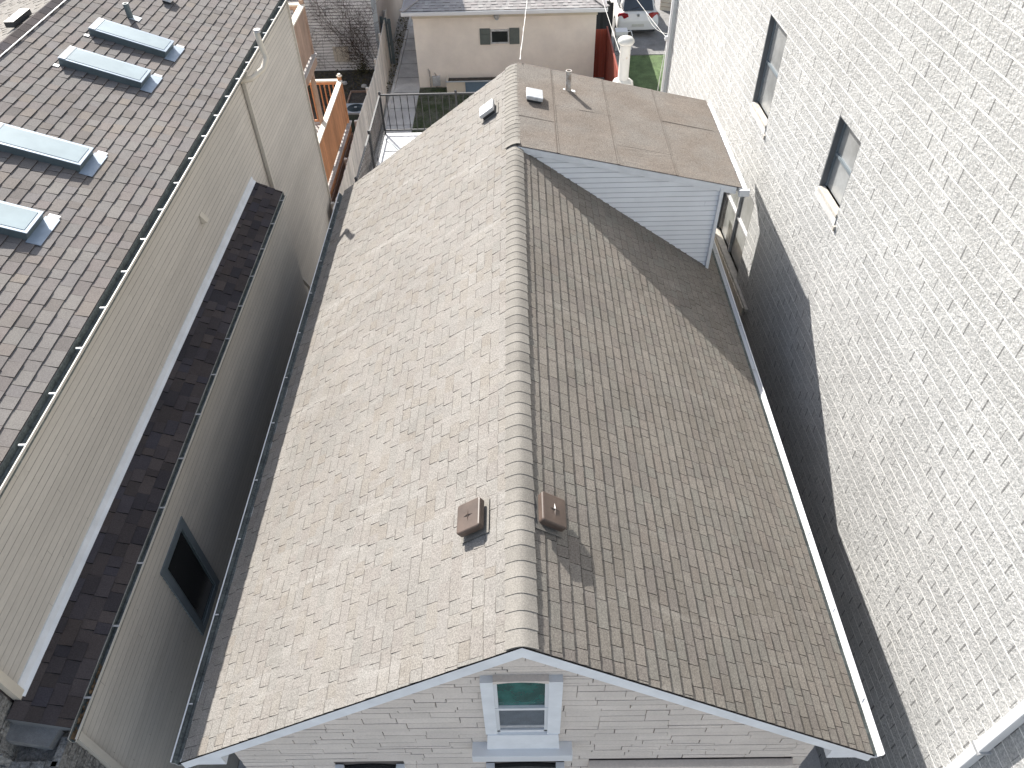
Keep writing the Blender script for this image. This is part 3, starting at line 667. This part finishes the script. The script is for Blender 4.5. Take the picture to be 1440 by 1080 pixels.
a = MB(); a.add(((-5.0, .40, -1.97), (-4.985, .06, -2.0), (-4.60, .04, -2.16), (-4.55, .20, -2.14), (-5.0, .40, -2.08), (-4.985, .06, -2.12), (-4.60, .04, -2.26), (-4.55, .20, -2.24)), ((0, 1, 2, 3), (4, 7, 6, 5), (0, 4, 5, 1), (1, 5, 6, 2), (2, 6, 7, 3), (3, 7, 4, 0)))
a.build('metal_cap', 'slate_sheet', nb)

# ------------------------------------------------------------------ right building
rb = thing('block_building', 'tall white split-face block building with staggered windows on the right', 'building', (4.548, 0, -7), rz=math.atan(.0336))
RM = world_m(rb)
def rw_rect(mb, y0, y1, z0, z1, x=0): mb.quad((x, y0, z0), (x, y1, z0), (x, y1, z1), (x, y0, z1))
def zl(z): return z+7
ops = [(9.41, 10.32, zl(-.69), zl(.80)), (6.18, 6.95, zl(-.36), zl(.70)), (9.12, 10.95, zl(-3.72), zl(-2.0))]
ys = sorted(set([-3.2, 16.95] + [o[0] for o in ops] + [o[1] for o in ops])); zs = sorted(set([0, 15.5] + [o[2] for o in ops] + [o[3] for o in ops]))
wl = MB(); DP = .10
for i in range(len(ys)-1):
    for j in range(len(zs)-1):
        cy_, cz_ = (ys[i]+ys[i+1])/2, (zs[j]+zs[j+1])/2
        if any(o[0] < cy_ < o[1] and o[2] < cz_ < o[3] for o in ops): continue
        rw_rect(wl, ys[i], ys[i+1], zs[j], zs[j+1])
wl.quad((0, 16.95, 0), (7, 16.95, 0), (7, 16.95, 15.5), (0, 16.95, 15.5)).quad((0, -3.2, 0), (7, -3.2, 0), (7, -3.2, 15.5), (0, -3.2, 15.5)).quad((0, -3.2, 15.5), (7, -3.2, 15.5), (7, 16.95, 15.5), (0, 16.95, 15.5)).quad((7, -3.2, 0), (7, -3.2, 15.5), (7, 16.95, 15.5), (7, 16.95, 0))
wo = wl.build('wall', 'block', rb, local=True)
for i, (y0, y1, z0, z1) in enumerate(ops):
    a = MB()
    a.box(0.002, DP+.04, y1-.02, y1+.002, z0, z1); a.box(.002, DP+.04, y0-.002, y0+.012, z0, z1); a.box(.002, DP+.04, y0, y1, z1-.012, z1+.002)
    f = a.build('window', 'charcoal', rb, local=True)
    a = MB(); a.box(DP-.02, DP+.02, y1-.065, y1-.02, z0+.03, z1-.012).box(DP-.02, DP+.02, y0+.012, y0+.045, z0+.03, z1-.012).box(DP-.02, DP+.02, y0+.045, y1-.065, z1-.05, z1-.012).box(DP-.025, DP+.02, y0+.045, y1-.065, z0+.5*(z1-z0)-.02, z0+.5*(z1-z0)+.02)
    if i == 2: a.box(DP-.05, DP+.02, (y0+y1)/2-.02, (y0+y1)/2+.02, z0+.03, z1-.012)
    a.build('sash', 'slate_frame' if i != 2 else 'grey_metal', f, local=True)
    MB().box(DP, DP+.015, y0+.03, y1-.05, z0+.03, z1-.03).build('pane', 'pane_mirror', f, local=True)
    if i != 2:
        s = MB().box(-.02, DP-.022, y0-.01, y1-.04, z0-.03, z0+.025).build('sill', 'sill_stone', f, local=True, bevel=.008)
        MB().box(-.012, -.002, y0-.02, y1+.03, z0-.15, z0-.04).build('sill_course', 'concrete', f, local=True)
        MB().box(-.03, -.002, y0-.07, y0-.03, z0-.20, z0-.13).build('sill_bracket', 'sill_stone', f, local=True)
    else:
        MB().box(-.05, DP-.022, y0-.9, y1-.02, z0-.05, z0+.02).build('sill', 'sill_stone', f, local=True, bevel=.006)
        b_ = MB(); yy = y0-.8
        while yy < y1: b_.box(-.075, -.052, yy, yy+.10, z0-.22, z0-.02); yy += .115
        b_.build('sill_bricks', 'cream', f, local=True)
MB().box(-.115, -.012, .0, .095, 0, 15.3).build('downspout', 'white', rb, local=True, bevel=.01)
for z in (1, 3.2, 4.5, 6.9, 9): MB().box(-.12, -.001, -.02, .115, z, z+.04).build('pipe_strap', 'grey_metal', rb, local=True)
MB().box(-.06, .0, 16.86, 16.99, 0, 15.4).build('corner_trim', 'ac_top', rb, local=True)
MB().box(-.12, -.062, 16.90, 16.96, 0, 15.4).build('downspout', 'white', rb, local=True)
MB().lathe((-.15, 16.95, zl(-2.1)), [(.03, -.05), (.05, 0), (.03, .06)], 8).build('cable_insulator', 'white', rb, local=True)

# ------------------------------------------------------------------ garage
gr = thing('garage', 'cream stucco garage with shuttered little window behind the house', 'garage', (-.35, 28.5, -7))
GX0, GX1, GY0, GY1 = -3.62, 2.93, 25.5, 32.0
box('wall', 'garage_wall', gr, GX0, GX1, GY0, GY1, -7, -4.2)
e = .33; ez = -4.16; cx = (GX0+GX1)/2; rz = ez+1.05
A = [(GX0-e, GY0-e, ez), (GX1+e, GY0-e, ez), (GX1+e, GY1+e, ez), (GX0-e, GY1+e, ez)]
Rg = [(cx-.6, (GY0+GY1)/2, rz), (cx+.6, (GY0+GY1)/2, rz)]
rf = MB().add(A+Rg, ((0, 1, 5, 4), (1, 2, 5), (2, 3, 4, 5), (3, 0, 4), (0, 3, 2, 1))).build('roof', 'garage_roof', gr)
hl = (GY1-GY0)/2+e; vk = (rz-ez)/hl
sh = shingles((GX0-e, GY0-e, ez+.004), (1, 0, 0), (0, 1, vk), GX1-GX0+2*e, hl*math.sqrt(1+vk*vk)*.98, .15, 51, lo=.006, hi=.014)
for (p, q, s) in ((A[0], Rg[0], 1), (A[1], Rg[1], -1)):
    dx_, dy_ = q[0]-p[0], q[1]-p[1]; sh.clip(p, (-dy_*s, dx_*s, 0))
sh.build('roof_shingles', ['garage_roof', 'shingle_edge'], rf)
hp = MB()
for (p, q) in ((A[0], Rg[0]), (A[1], Rg[1])): hp.bar(Vector(p)+Vector((0, 0, .03)), Vector(q)+Vector((0, 0, .03)), .2, .03)
hp.build('hip_cap', 'garage_roof', rf)
a = MB().box(GX0-e, GX1+e, GY0-e-.02, GY0-e, ez-.15, ez-.01).box(GX0-e-.02, GX0-e, GY0-e, GY1+e, ez-.15, ez-.01).box(GX1+e, GX1+e+.02, GY0-e, GY1+e, ez-.15, ez-.01)
a.box(GX0-e-.01, GX1+e+.01, GY0-e-.10, GY0-e-.021, ez-.10, ez-.085).box(GX0-e-.01, GX1+e+.01, GY0-e-.11, GY0-e-.10, ez-.10, ez+.01)
a.build('eave_gutter', 'white', gr)
box('frieze_board', 'cream', gr, GX0-.03, GX1+.03, GY0-.04, GY0-.002, -4.5, -4.3)
box('soffit', 'cream', gr, GX0-e, GX1+e, GY0-e, GY0+.0, -4.29, -4.26)
wf = MB().box(-.86, -.20, GY0-.05, GY0-.004, -5.42, -5.37).box(-.86, -.82, GY0-.05, GY0-.004, -5.37, -4.95).box(-.24, -.20, GY0-.05, GY0-.004, -5.37, -4.95).box(-.86, -.2, GY0-.05, GY0-.004, -4.99, -4.93).build('window', 'grey_metal', gr)
MB().box(-.82, -.24, GY0-.03, GY0-.004, -5.37, -4.99).build('pane', 'pane_dark', wf)
for (a_, b_) in ((-1.25, -.88), (-.18, .18)):
    s = MB().box(a_, b_, GY0-.04, GY0-.004, -5.45, -4.89)
    for k in range(3): s.box(a_+.02, b_-.02, GY0-.052, GY0-.041, -5.42+k*.18, -5.27+k*.18)
    s.build('shutter', 'shutter', wf)
lt = MB().lathe((-.62, GY0-.10, -4.52), [(.04, 0), (.10, .03), (.11, .10), (.06, .16)], 12).build('wall_light', 'grey_metal', gr)
MB().lathe((-.62, GY0-.10, -4.58), [(.03, 0), (.07, .03), (.07, .062)], 10).build('lamp_glass', 'ac_top', lt)
for (a_, b_) in ((-3.2, -6.35), (-2.98, -6.5)): MB().tube([(a_, GY0-.05, -6.97), (a_+.01, GY0-.05, b_), (a_-.04, GY0-.03, b_+.06)], .025, 8).build('riser_pipe', 'pipe_clay', gr)
MB().box(-3.10, -2.82, GY0-.14, GY0-.004, -6.9, -6.55).build('meter_box', 'grey_metal', gr, bevel=.01)
# planter against the garage
pl = thing('planter_box', 'low planter trough with cream and blue front panels against the garage', 'planter', (-1.7, 25.1, -7))
MB().box(-2.55, .2, 24.9, 24.95, -6.97, -6.55).build('front_panel', 'cream', pl)
MB().box(-2.55, -2.5, 24.951, 25.4, -6.97, -6.55).build('end_panel', 'cream', pl)
MB().box(.15, .2, 24.951, 25.4, -6.97, -6.55).build('end_panel', 'cream', pl)
MB().box(-1.85, .2, 24.87, 24.895, -6.97, -6.55).build('front_panel', 'blue_board', pl)
MB().box(-2.49, .14, 24.96, 25.4, -6.97, -6.62).build('soil', 'earth', pl)
MB().box(-2.56, .21, 24.84, 24.90, -6.545, -6.52).build('rim', 'ac_top', pl)

# ------------------------------------------------------------------ clapboard house behind, with vine
cb = thing('clapboard_house', 'pale clapboard house with a bare vine behind the wooden deck', 'house', (-8.8, 30, -7))
siding(-12.5, -5.32, -7, 0, 27.2, .115, out=-1, axis='y', seed=61, board=4.2, lip=.016, edge=.022).build('wall', ['siding_grey', 'lap_shade_joint_grey'], cb)
box('side_wall', 'garage_side', cb, -12.5, -5.15, 27.215, 38, -7, 0)
box('corner_trim', 'ac_top', cb, -5.32, -5.14, 27.17, 27.213, -7, 0)
MB().prism([(-12.9, 0), (-4.8, 0), (-8.8, 1.8)], 26.9, 38.3).build('roof', 'roof_left', cb)
box('wall_panel', 'cream', cb, -7.05, -6.45, 27.12, 27.17, -6.62, -6.05, bevel=.012)
box('basement_vent', 'charcoal', cb, -9.6, -9.0, 27.12, 27.18, -6.6, -6.2)
gate = thing('side_gate', 'narrow dark gate between the clapboard house and the grey fence', 'gate', (-5.0, 27.5, -7))
a = MB()
for k in range(3): a.box(-5.13+k*.135, -5.01+k*.135, 27.5, 27.53, -6.9, -5.1-.05*k)
a.build('board', 'sky_frame', gate)
MB().box(-5.13, -4.74, 27.535, 27.57, -6.2, -6.1).box(-5.13, -4.74, 27.535, 27.57, -5.4, -5.3).build('rail', 'dark_metal', gate)
rnd = random.Random(13); vn = MB()
def vine_path(x, z, ang_, ln, r, depth):
    pts = [(x, 27.14-rnd.uniform(0, .06), z)]; n = max(4, int(ln/.12))
    for i in range(n):
        ang_ += rnd.uniform(-.35, .35)
        ang_ = ang_*.93 + 2.02*.07
        x += math.cos(ang_)*.12; z += math.sin(ang_)*.12
        if z > -.4: break
        pts.append((x, 27.13-rnd.uniform(0, .10), z))
        if depth and rnd.random() < .5: vine_path(x, z, ang_+rnd.choice((-1, 1))*rnd.uniform(.5, 1.4), rnd.uniform(.2, .75), r*.7, depth-1)
    if len(pts) > 1: vn.tube(pts, [r*(1-.7*i/len(pts)) for i in range(len(pts))], 3, cap=False)
vine = thing('vine', 'leafless climbing vine clinging to the pale clapboard wall', 'vine', (-5.9, 27.1, -7))
for i in range(17): vine_path(-5.8+rnd.gauss(0, .2), -6.95+rnd.random()*.5, 2.02+rnd.uniform(-.25, .25), rnd.uniform(1.5, 5.5), .0085, 2)
for i in range(8): vine_path(-7.4+rnd.uniform(-.9, .9), -6.9, 1.8+rnd.uniform(-.3, .3), rnd.uniform(1.2, 3.2), .005, 1)
vn.build('stem', 'vine', vine)
bs = MB()
for i in range(900):
    a_ = rnd.random()*6.28; rr = abs(rnd.gauss(0, .38)); x = -5.95+rr*math.cos(a_); yv = 26.85+rr*.5*math.sin(a_); z = -6.97+abs(rnd.gauss(0, .25)); s = rnd.uniform(.012, .03)
    d1 = Vector((rnd.gauss(0, 1), rnd.gauss(0, 1), rnd.gauss(0, 1))).normalized()*s; d2 = Vector((rnd.gauss(0, 1), rnd.gauss(0, 1), rnd.gauss(0, 1))).normalized()*s
    p = Vector((x, yv, z)); bs.add((p-d1, p+d2, p+d1, p-d2), ((0, 1, 2, 3),))
bs.build('foliage', 'leaf', vine)
wd = MB()
for i in range(2600):
    x = rnd.uniform(-9.5, -5.0); yv = rnd.uniform(23.5, 27.0); z = -6.99+rnd.random()**3*.18; s = rnd.uniform(.015, .045)
    d1 = Vector((rnd.gauss(0, 1), rnd.gauss(0, 1), rnd.gauss(0, .6))).normalized()*s; d2 = Vector((rnd.gauss(0, 1), rnd.gauss(0, 1), rnd.gauss(0, .6))).normalized()*s
    p = Vector((x, yv, z)); wd.add((p-d1, p+d2, p+d1, p-d2), ((0, 1, 2, 3),))
for i in range(900):
    x = rnd.uniform(-5.1, -4.58); yv = rnd.uniform(25, 38); z = -6.99+rnd.random()**2*.2; s = rnd.uniform(.02, .05)
    d1 = Vector((rnd.gauss(0, 1), rnd.gauss(0, 1), rnd.gauss(0, .9))).normalized()*s; d2 = Vector((rnd.gauss(0, 1), rnd.gauss(0, 1), rnd.gauss(0, .9))).normalized()*s
    p = Vector((x, yv, z)); wd.add((p-d1, p+d2, p+d1, p-d2), ((0, 1, 2, 3),))
wd = wd.build('ground_cover', 'leaf'); tag(wd, kind='stuff')
gl = MB()
for i in range(9000):
    x = rnd.uniform(-3.58, 3.2); yv = rnd.uniform(17, 25.3); s = rnd.uniform(.02, .05); a_ = rnd.random()*6.28; h = rnd.uniform(.03, .09)
    gl.add(((x, yv, -6.97), (x+s*math.cos(a_)*.5, yv+s*math.sin(a_)*.5, -6.97), (x+rnd.uniform(-.03, .03), yv+rnd.uniform(-.03, .03), -6.97+h)), ((0, 1, 2),))
gl = gl.build('grass', 'grass'); tag(gl, kind='stuff')
cbm = box('path_kerb', 'concrete', None, -4.66, -4.56, 12, 38, -7, -6.9); tag(cbm, kind='structure')
pj = MB()
for k in range(19): pj.box(-4.54, -3.64, 12+k*1.3, 12.02+k*1.3, -6.961, -6.957)
pj = pj.build('path_joints', 'earth'); tag(pj, kind='structure')
for i, (x, y) in enumerate(((-6.55, 25.9), (-5.75, 25.6), (-5.35, 24.6))):
    a = MB().lathe((x, y, -7), [(.05, 0), (.12, .04), (.10, .10), (.04, .13)], 9).build('stone', 'stonebits')
    tag(a, ('pale stone furthest left on the dark mulch by the vine', 'pale stone in the middle of the mulch below the vine', 'pale stone beside the grey fence behind the air conditioner')[i], 'stone', 'stones on the mulch')

# ------------------------------------------------------------------ wooden double deck
dk_ = thing('wooden_deck', 'two storey cedar deck with rail tops coloured sunlit white behind the beige house', 'deck', (-6.2, 16.8, -7))
DX = -5.06
def level(y1, zf, zr, wood, xl=-8.0):
    fb = MB(); yy = NY1+.06
    while yy < y1: fb.box(xl, DX+.11, yy, yy+.125, zf-.035, zf); yy += .139
    fb.build('deck_floor', 'deck_floor', dk_)
    b = MB()
    b.box(DX+.03, DX+.075, NY1+.06, y1+.02, zf-.27, zf-.04).box(xl, DX+.03, y1-.02, y1+.02, zf-.27, zf-.04); b.build('rim_joist', wood, dk_)
    p = MB(); yy = NY1+.05
    while yy < y1-.1: p.box(DX-.0, DX+.022, yy, min(yy+.137, y1-.09), zf+.05, zr-.03); yy += .142
    p.build('privacy_panel', wood, dk_)
    MB().box(DX-.06, DX+.075, NY1+.03, y1-.04, zr-.03, zr+.01).build('top_rail', 'deck_sunlit', dk_)
    MB().box(xl, DX-.06, y1-.07, y1+.05, zr-.03, zr+.01).build('top_rail', 'deck_sunlit', dk_)
    bl = MB(); xx = xl+.1
    while xx < DX-.1: bl.box(xx, xx+.035, y1-.02, y1+.015, zf+.08, zr-.03); xx += .13
    bl.box(xl, DX-.05, y1-.03, y1+.02, zf+.05, zf+.10); bl.box(xl, DX-.05, y1-.035, y1+.025, zr-.12, zr-.032)
    bl.build('balusters', wood, dk_)
    po = MB().box(DX-.055, DX+.045, y1-.06, y1+.05, zf-.3, zr+.10).build('rail_post', wood, dk_)
    MB().lathe((DX, y1, zr+.10), [(.085, 0), (.085, .03), (.05, .055), (.05, .075)], 4).build('post_cap', 'deck_sunlit', po)
level(18.95, -5.12, -3.83, 'cedar'); level(16.55, -2.12, -.95, 'cedar_grey')
MB().box(DX-.13, DX-.03, 16.35, 16.45, -7, -2.4).build('deck_post', 'cedar_grey', dk_)
MB().box(DX-.06, DX+.04, 18.85, 18.95, -7, -5.42).build('deck_post', 'cedar_grey', dk_)
MB().box(DX+.076, DX+.10, NY1+.06, 18.9, -6.0, -5.42).build('deck_skirt', 'cedar_grey', dk_)
# air conditioner
ac = thing('air_conditioner', 'square green air conditioning condenser with round fan beside the grey fence', 'air conditioner', (-5.45, 22.3, -7))
a = MB().box(-5.84, -5.12, 21.95, 22.62, -6.95, -6.32)
for k in range(12): a.box(-5.82+k*.06, -5.80+k*.06, 21.93, 21.949, -6.9, -6.36)
a.build('casing', 'ac_green', ac)
MB().box(-5.86, -5.10, 21.92, 22.65, -6.315, -6.24).build('top_panel', 'ac_top', ac, bevel=.02)
MB().lathe((-5.48, 22.28, -6.239), [(.29, 0), (.29, .012), (.26, .016)], 28).build('fan_guard', 'fan', ac)
a = MB()
for r in (.1, .17, .24): a.tube([(-5.48+r*math.cos(t*.314), 22.28+r*math.sin(t*.314), -6.215) for t in range(21)], .006, 4)
a.build('guard_ring', 'dark_metal', ac)
MB().lathe((-5.48, 22.28, -6.22), [(.05, 0), (.05, .02)], 12).build('fan_hub', 'ac_top', ac)
bn = thing('raised_bed', 'dark soil box with timber edge behind the air conditioner', 'planter', (-5.5, 23.5, -7))
MB().box(-5.95, -5.02, 22.85, 22.89, -7, -6.5).box(-5.95, -5.02, 24.2, 24.24, -7, -6.5).box(-5.99, -5.95, 22.85, 24.24, -7, -6.5).box(-5.02, -4.98, 22.85, 24.24, -7, -6.5).build('frame', 'cedar_grey', bn)
MB().box(-5.94, -5.03, 22.9, 24.19, -7, -6.56).build('soil', 'earth', bn)
# grey fence
fn = thing('wooden_fence', 'tall silvered board fence snaking back from the alley', 'fence', (-4.8, 20, -7))
fb = MB(); rnd = random.Random(33); yy = 14.3
def fx(y): return -4.76 + .03*math.sin(y*.9) + (-(y-22)**2*.006 if y > 22 else 0)
while yy < 28.6:
    x0, x1 = fx(yy), fx(yy+.14); zt = -5.2+rnd.uniform(-.015, .015); j = rnd.uniform(-.004, .004)
    fb.add(((x0+j, yy, -7), (x1+j, yy+.137, -7), (x1+j, yy+.137, zt), (x0+j, yy, zt), (x0-.02+j, yy, -7), (x1-.02+j, yy+.137, -7), (x1-.02+j, yy+.137, zt), (x0-.02+j, yy, zt)),
           ((0, 1, 2, 3), (5, 4, 7, 6), (3, 2, 6, 7), (0, 3, 7, 4), (1, 5, 6, 2)))
    yy += .142
fb.build('board_panel', 'fence_grey', fn)
fr = MB()
for z in (-5.55, -6.6): fr.tube([(fx(14.4+i*.7)-.045, 14.4+i*.7, z) for i in range(21)], .03, 4)
fr.build('fence_rail', 'fence_grey', fn)
for k in range(7):
    yy = 14.6+k*2.3; MB().box(fx(yy)-.13, fx(yy)-.05, yy, yy+.09, -7, -5.22).build('fence_post', 'fence_grey', fn)

# ------------------------------------------------------------------ right rear: red fence, dark fence, box, car, slatted wall
rfn = thing('red_fence', 'red brown painted board fence beside the garage', 'fence', (3.4, 25, -7))
a = MB(); yy = 15.0; rnd = random.Random(6)
while yy < 26.1:
    j = rnd.uniform(-.004, .004); a.box(3.40+j, 3.425+j, yy, yy+.137, -6.98, -5.2+rnd.uniform(-.01, .01)); yy += .142
a.build('board_panel', 'red_fence', rfn)
MB().box(3.43, 3.47, 15, 26.2, -5.6, -5.5).build('fence_rail', 'red_fence', rfn)
a = MB()
for k in range(4): a.box(2.95+k*.112, 3.058+k*.112, 26.0, 26.03, -6.98, -5.2)
a.build('end_gate', 'red_fence', rfn)
MB().box(3.385, 3.44, 15, 26.2, -5.187, -5.165).build('cap_rail', 'red_fence', rfn)
bfn = thing('dark_fence', 'near black board fence between garage and parked car', 'fence', (3.4, 29, -7))
a = MB(); yy = 2.95
while yy < 3.9: a.box(yy, yy+.123, 29.0, 29.03, -6.98, -5.3+rnd.uniform(-.06, .06)); yy += .125
a.build('board_panel', 'black_fence', bfn)
MB().box(2.95, 3.95, 29.031, 29.07, -5.8, -5.7).build('fence_rail', 'black_fence', bfn)
ub = thing('utility_box', 'white metal utility cabinet with a bent pipe behind the red fence', 'cabinet', (4.3, 28.7, -7))
MB().box(4.05, 4.5, 28.4, 28.8, -6.95, -6.35).build('cabinet', 'grey_metal', ub, bevel=.01)
MB().box(4.03, 4.52, 28.38, 28.82, -6.345, -6.2).build('lid', 'white', ub, bevel=.015)
MB().tube([(4.5, 28.6, -6.3), (4.66, 28.6, -6.25), (4.72, 28.55, -6.4), (4.72, 28.5, -6.95)], .022, 8).build('conduit', 'white', ub)

car = thing('parked_car', 'white hatchback parked with its tail toward the house', 'car', (5.1, 31.8, -6.955))
def loft(sections, name, material, parent):
    """sections: list of (y, [(x,z)...]) half profiles mirrored"""
    mb = MB(); vs = []; n = None
    for y, pr in sections:
        full = [(-x, z) for x, z in pr] + [(x, z) for x, z in reversed(pr)]; n = len(full)
        vs += [(5.1+x, 29.75+y, -6.955+z) for x, z in full]
    f = []
    for i in range(len(sections)-1):
        for k in range(n): f.append((i*n+k, i*n+(k+1) % n, (i+1)*n+(k+1) % n, (i+1)*n+k))
    f.append(tuple(range(n))[::-1]); f.append(tuple((len(sections)-1)*n+k for k in range(n)))
    mb.add(vs, f); o = mb.build(name, material, parent, smooth=True)
    md = o.modifiers.new('subsurf', 'SUBSURF'); md.levels = 2; md.render_levels = 2; return o
hw = .87
loft([(0.02, [(.55, .30), (.70, .32), (.74, .45), (.72, .60), (.60, .66)]),
      (0.05, [(.62, .24), (.80, .28), (.845, .48), (.80, .66), (.60, .70)]),
      (0.16, [(.70, .20), (.85, .26), (hw, .55), (.82, .86), (.62, .93)]),
      (0.24, [(.70, .20), (.86, .26), (hw, .58), (.81, .90), (.62, .98)]),
      (0.42, [(.70, .18), (.87, .26), (hw+.01, .6), (.80, .93), (.60, 1.0)]),
      (1.2, [(.70, .16), (.88, .26), (hw+.02, .6), (.82, .93), (.6, .98)]),
      (2.6, [(.70, .16), (.88, .26), (hw+.01, .6), (.81, .90), (.6, .95)]),
      (3.3, [(.70, .18), (.87, .26), (hw, .58), (.76, .82), (.5, .86)]),
      (4.0, [(.60, .22), (.78, .28), (.78, .5), (.64, .66), (.4, .70)]),
      (4.12, [(.5, .26), (.62, .32), (.62, .46), (.5, .56), (.3, .58)])], 'body', 'car_paint', car)
loft([(.30, [(.45, .92), (.62, .94), (.66, .97), (.6, 1.0)]), (.42, [(.5, .93), (.70, .96), (.66, 1.12), (.5, 1.16)]), (.62, [(.6, .93), (.74, .96), (.64, 1.34), (.5, 1.38)]),
      (.80, [(.6, .93), (.75, .96), (.62, 1.42), (.48, 1.47)]), (1.6, [(.6, .93), (.77, .96), (.63, 1.44), (.48, 1.49)]), (2.3, [(.6, .9), (.76, .94), (.62, 1.38), (.46, 1.43)]), (3.05, [(.6, .84), (.7, .86), (.62, .90), (.5, .92)])], 'cabin', 'car_paint', car)
def cpt(x, y, z): return (5.1+x, 29.75+y, -6.955+z)
a = MB(); a.add([cpt(*p) for p in ((-.62, .22, .99), (.62, .22, .99), (.55, .53, 1.38), (-.55, .53, 1.38), (-.60, .36, 1.0), (.60, .36, 1.0), (.53, .66, 1.345), (-.53, .66, 1.345))], ((0, 1, 2, 3), (0, 4, 5, 1), (3, 2, 6, 7), (0, 3, 7, 4), (1, 5, 6, 2)))
a.build('rear_window', 'car_glass', car)
MB().add([cpt(*p) for p in ((-.58, .54, 1.39), (.58, .54, 1.39), (.56, .42, 1.41), (-.56, .42, 1.41), (-.5, .75, 1.46), (.5, .75, 1.46))], ((0, 1, 2, 3), (0, 4, 5, 1), (3, 2, 5, 4))).build('spoiler', 'car_paint', car)
MB().tube([cpt(.02, .30, 1.10), cpt(-.28, .24, 1.04)], .012, 5).build('wiper', 'dark_metal', car)
for s in (-1, 1):
    a = MB(); prof = [(.40, .80), (.44, .90), (.62, .935), (.815, .90), (.845, .80), (.80, .73), (.55, .745)]
    yb = [.135, .105, .12, .23, .27, .20, .10]
    a.add([cpt(s*x, yb[i]-.045, z) for i, (x, z) in enumerate(prof)] + [cpt(s*x*.97, yb[i]+.06, z) for i, (x, z) in enumerate(prof)], [tuple(range(7))]+[(i, i+7, (i+1) % 7+7, (i+1) % 7) for i in range(7)])
    a.build('tail_light', 'tail_red', car)
    a = MB().add([cpt(s*x, y, z) for x, y, z in ((.765, .7, .98), (.66, .85, 1.36), (.655, 1.5, 1.40), (.78, 1.5, .98))], ((0, 1, 2, 3),)); a.build('side_window', 'car_glass', car)
    a = MB().add([cpt(s*x, y, z) for x, y, z in ((.79, 1.56, .98), (.66, 1.56, 1.40), (.655, 2.2, 1.36), (.785, 2.75, .96))], ((0, 1, 2, 3),)); a.build('side_window', 'car_glass', car)
    a = MB().tube([cpt(s*.80, 2.55, 1.0), cpt(s*.98, 2.5, 1.04)], [.04, .09], 8); a.build('wing_mirror', 'car_paint', car)
    for yw in (.80, 3.35):
        a = MB(); a.tube([cpt(s*.66, yw, .31), cpt(s*.69, yw, .31), cpt(s*.86, yw, .31), cpt(s*.885, yw, .31)], [.26, .31, .31, .28], 24); t = a.build('wheel', 'tyre', car)
        a = MB(); a.tube([cpt(s*.884, yw, .31), cpt(s*.895, yw, .31)], [.2, .17], 20); a.build('rim', 'rim', t)
MB().tube([cpt(0, .075, .845), cpt(0, .115, .85)], .062, 20).build('badge', 'grey_metal', car)
MB().tube([cpt(-.025, .068, .865), cpt(0, .068, .82), cpt(.025, .068, .865)], .007, 5).build('badge_mark', 'dark_metal', car)
MB().box(*[v for p in zip(cpt(-.25, .005, .43), cpt(.25, .03, .535)) for v in p]).build('number_plate', 'plate', car)
MB().box(*[v for p in zip(cpt(-.70, .03, .22), cpt(.70, .2, .31)) for v in p]).build('bumper_valance', 'dark_metal', car, bevel=.02)
MB().bar(cpt(-.60, .085, .70), cpt(.60, .085, .70), .02, .012).build('tailgate_gap', 'dark_metal', car)

sl = thing('slatted_wall', 'white slatted boarding standing at an angle behind the parked car', 'wall', (7.2, 32.5, -7), rz=R(-26))
a = MB(); rnd = random.Random(2)
for k in range(24): a.box(-.8+rnd.uniform(0, .01), 7, .012*0, .03, .04+k*.17, .04+k*.17+.145)
a.build('boards', 'cream', sl, local=True)
a = MB()
for k in range(24): a.box(-.8, 7, .031, .05, .0+k*.17, .05+k*.17)
a.build('batten', 'cedar_grey', sl, local=True)

# ------------------------------------------------------------------ overhead cables
def sagline(p, q, sag, n=24): 
    p, q = Vector(p), Vector(q); return [p.lerp(q, i/n) - Vector((0, 0, sag*4*(i/n)*(1-i/n))) for i in range(n+1)]
def cable(pts, r, label, mate='cable', twist=False):
    mb = MB(); mb.tube(pts, r, 5)
    if twist: mb.tube([Vector(p)+Vector((math.cos(i*1.9), 0, math.sin(i*1.9)))*r*1.6 for i, p in enumerate(pts)], r*.8, 5)
    return tag(mb.build('overhead_cable', mate), label, 'cable', 'service cables over the back yards')
cable(sagline((.10, 10.53, .06), (1.2, 34.0, -1.2), .35, 60), .006, 'twisted pale cable rising from the far end of the ridge', twist=True)
cable(sagline((2.06, 12.3, -.57), (2.78, 34, -3.53), .1), .0055, 'pale cable running from the white flue over the red fence')
cable(sagline((3.85, 16.97, -2.1), (3.95, 36.0, -5.0), .15), .006, 'thin pale cable crossing above the parked car')
cable(sagline((3.86, 16.98, -2.0), (5.4, 30.0, -6.0), .2), .005, 'thin pale cable dropping right of the parked car')
cable([(3.86, 16.97, -2.15), (3.80, 17.0, -3.2), (3.74, 17.02, -4.6), (3.76, 17.0, -7)], .008, 'pale cable running down the corner of the block building')
# house further left, beyond the skylight roof
fh = thing('far_house', 'brown roofed house beyond the skylight roof in the top left corner', 'house', (-16, 14, -7))
box('wall', 'garage_side', fh, -19, -12.6, 4, 24, -7, -1.4)
MB().prism([(-19.4, -1.4), (-12.2, -1.4), (-15.8, .6)], 3.7, 24.3).build('roof', 'roof_left', fh)
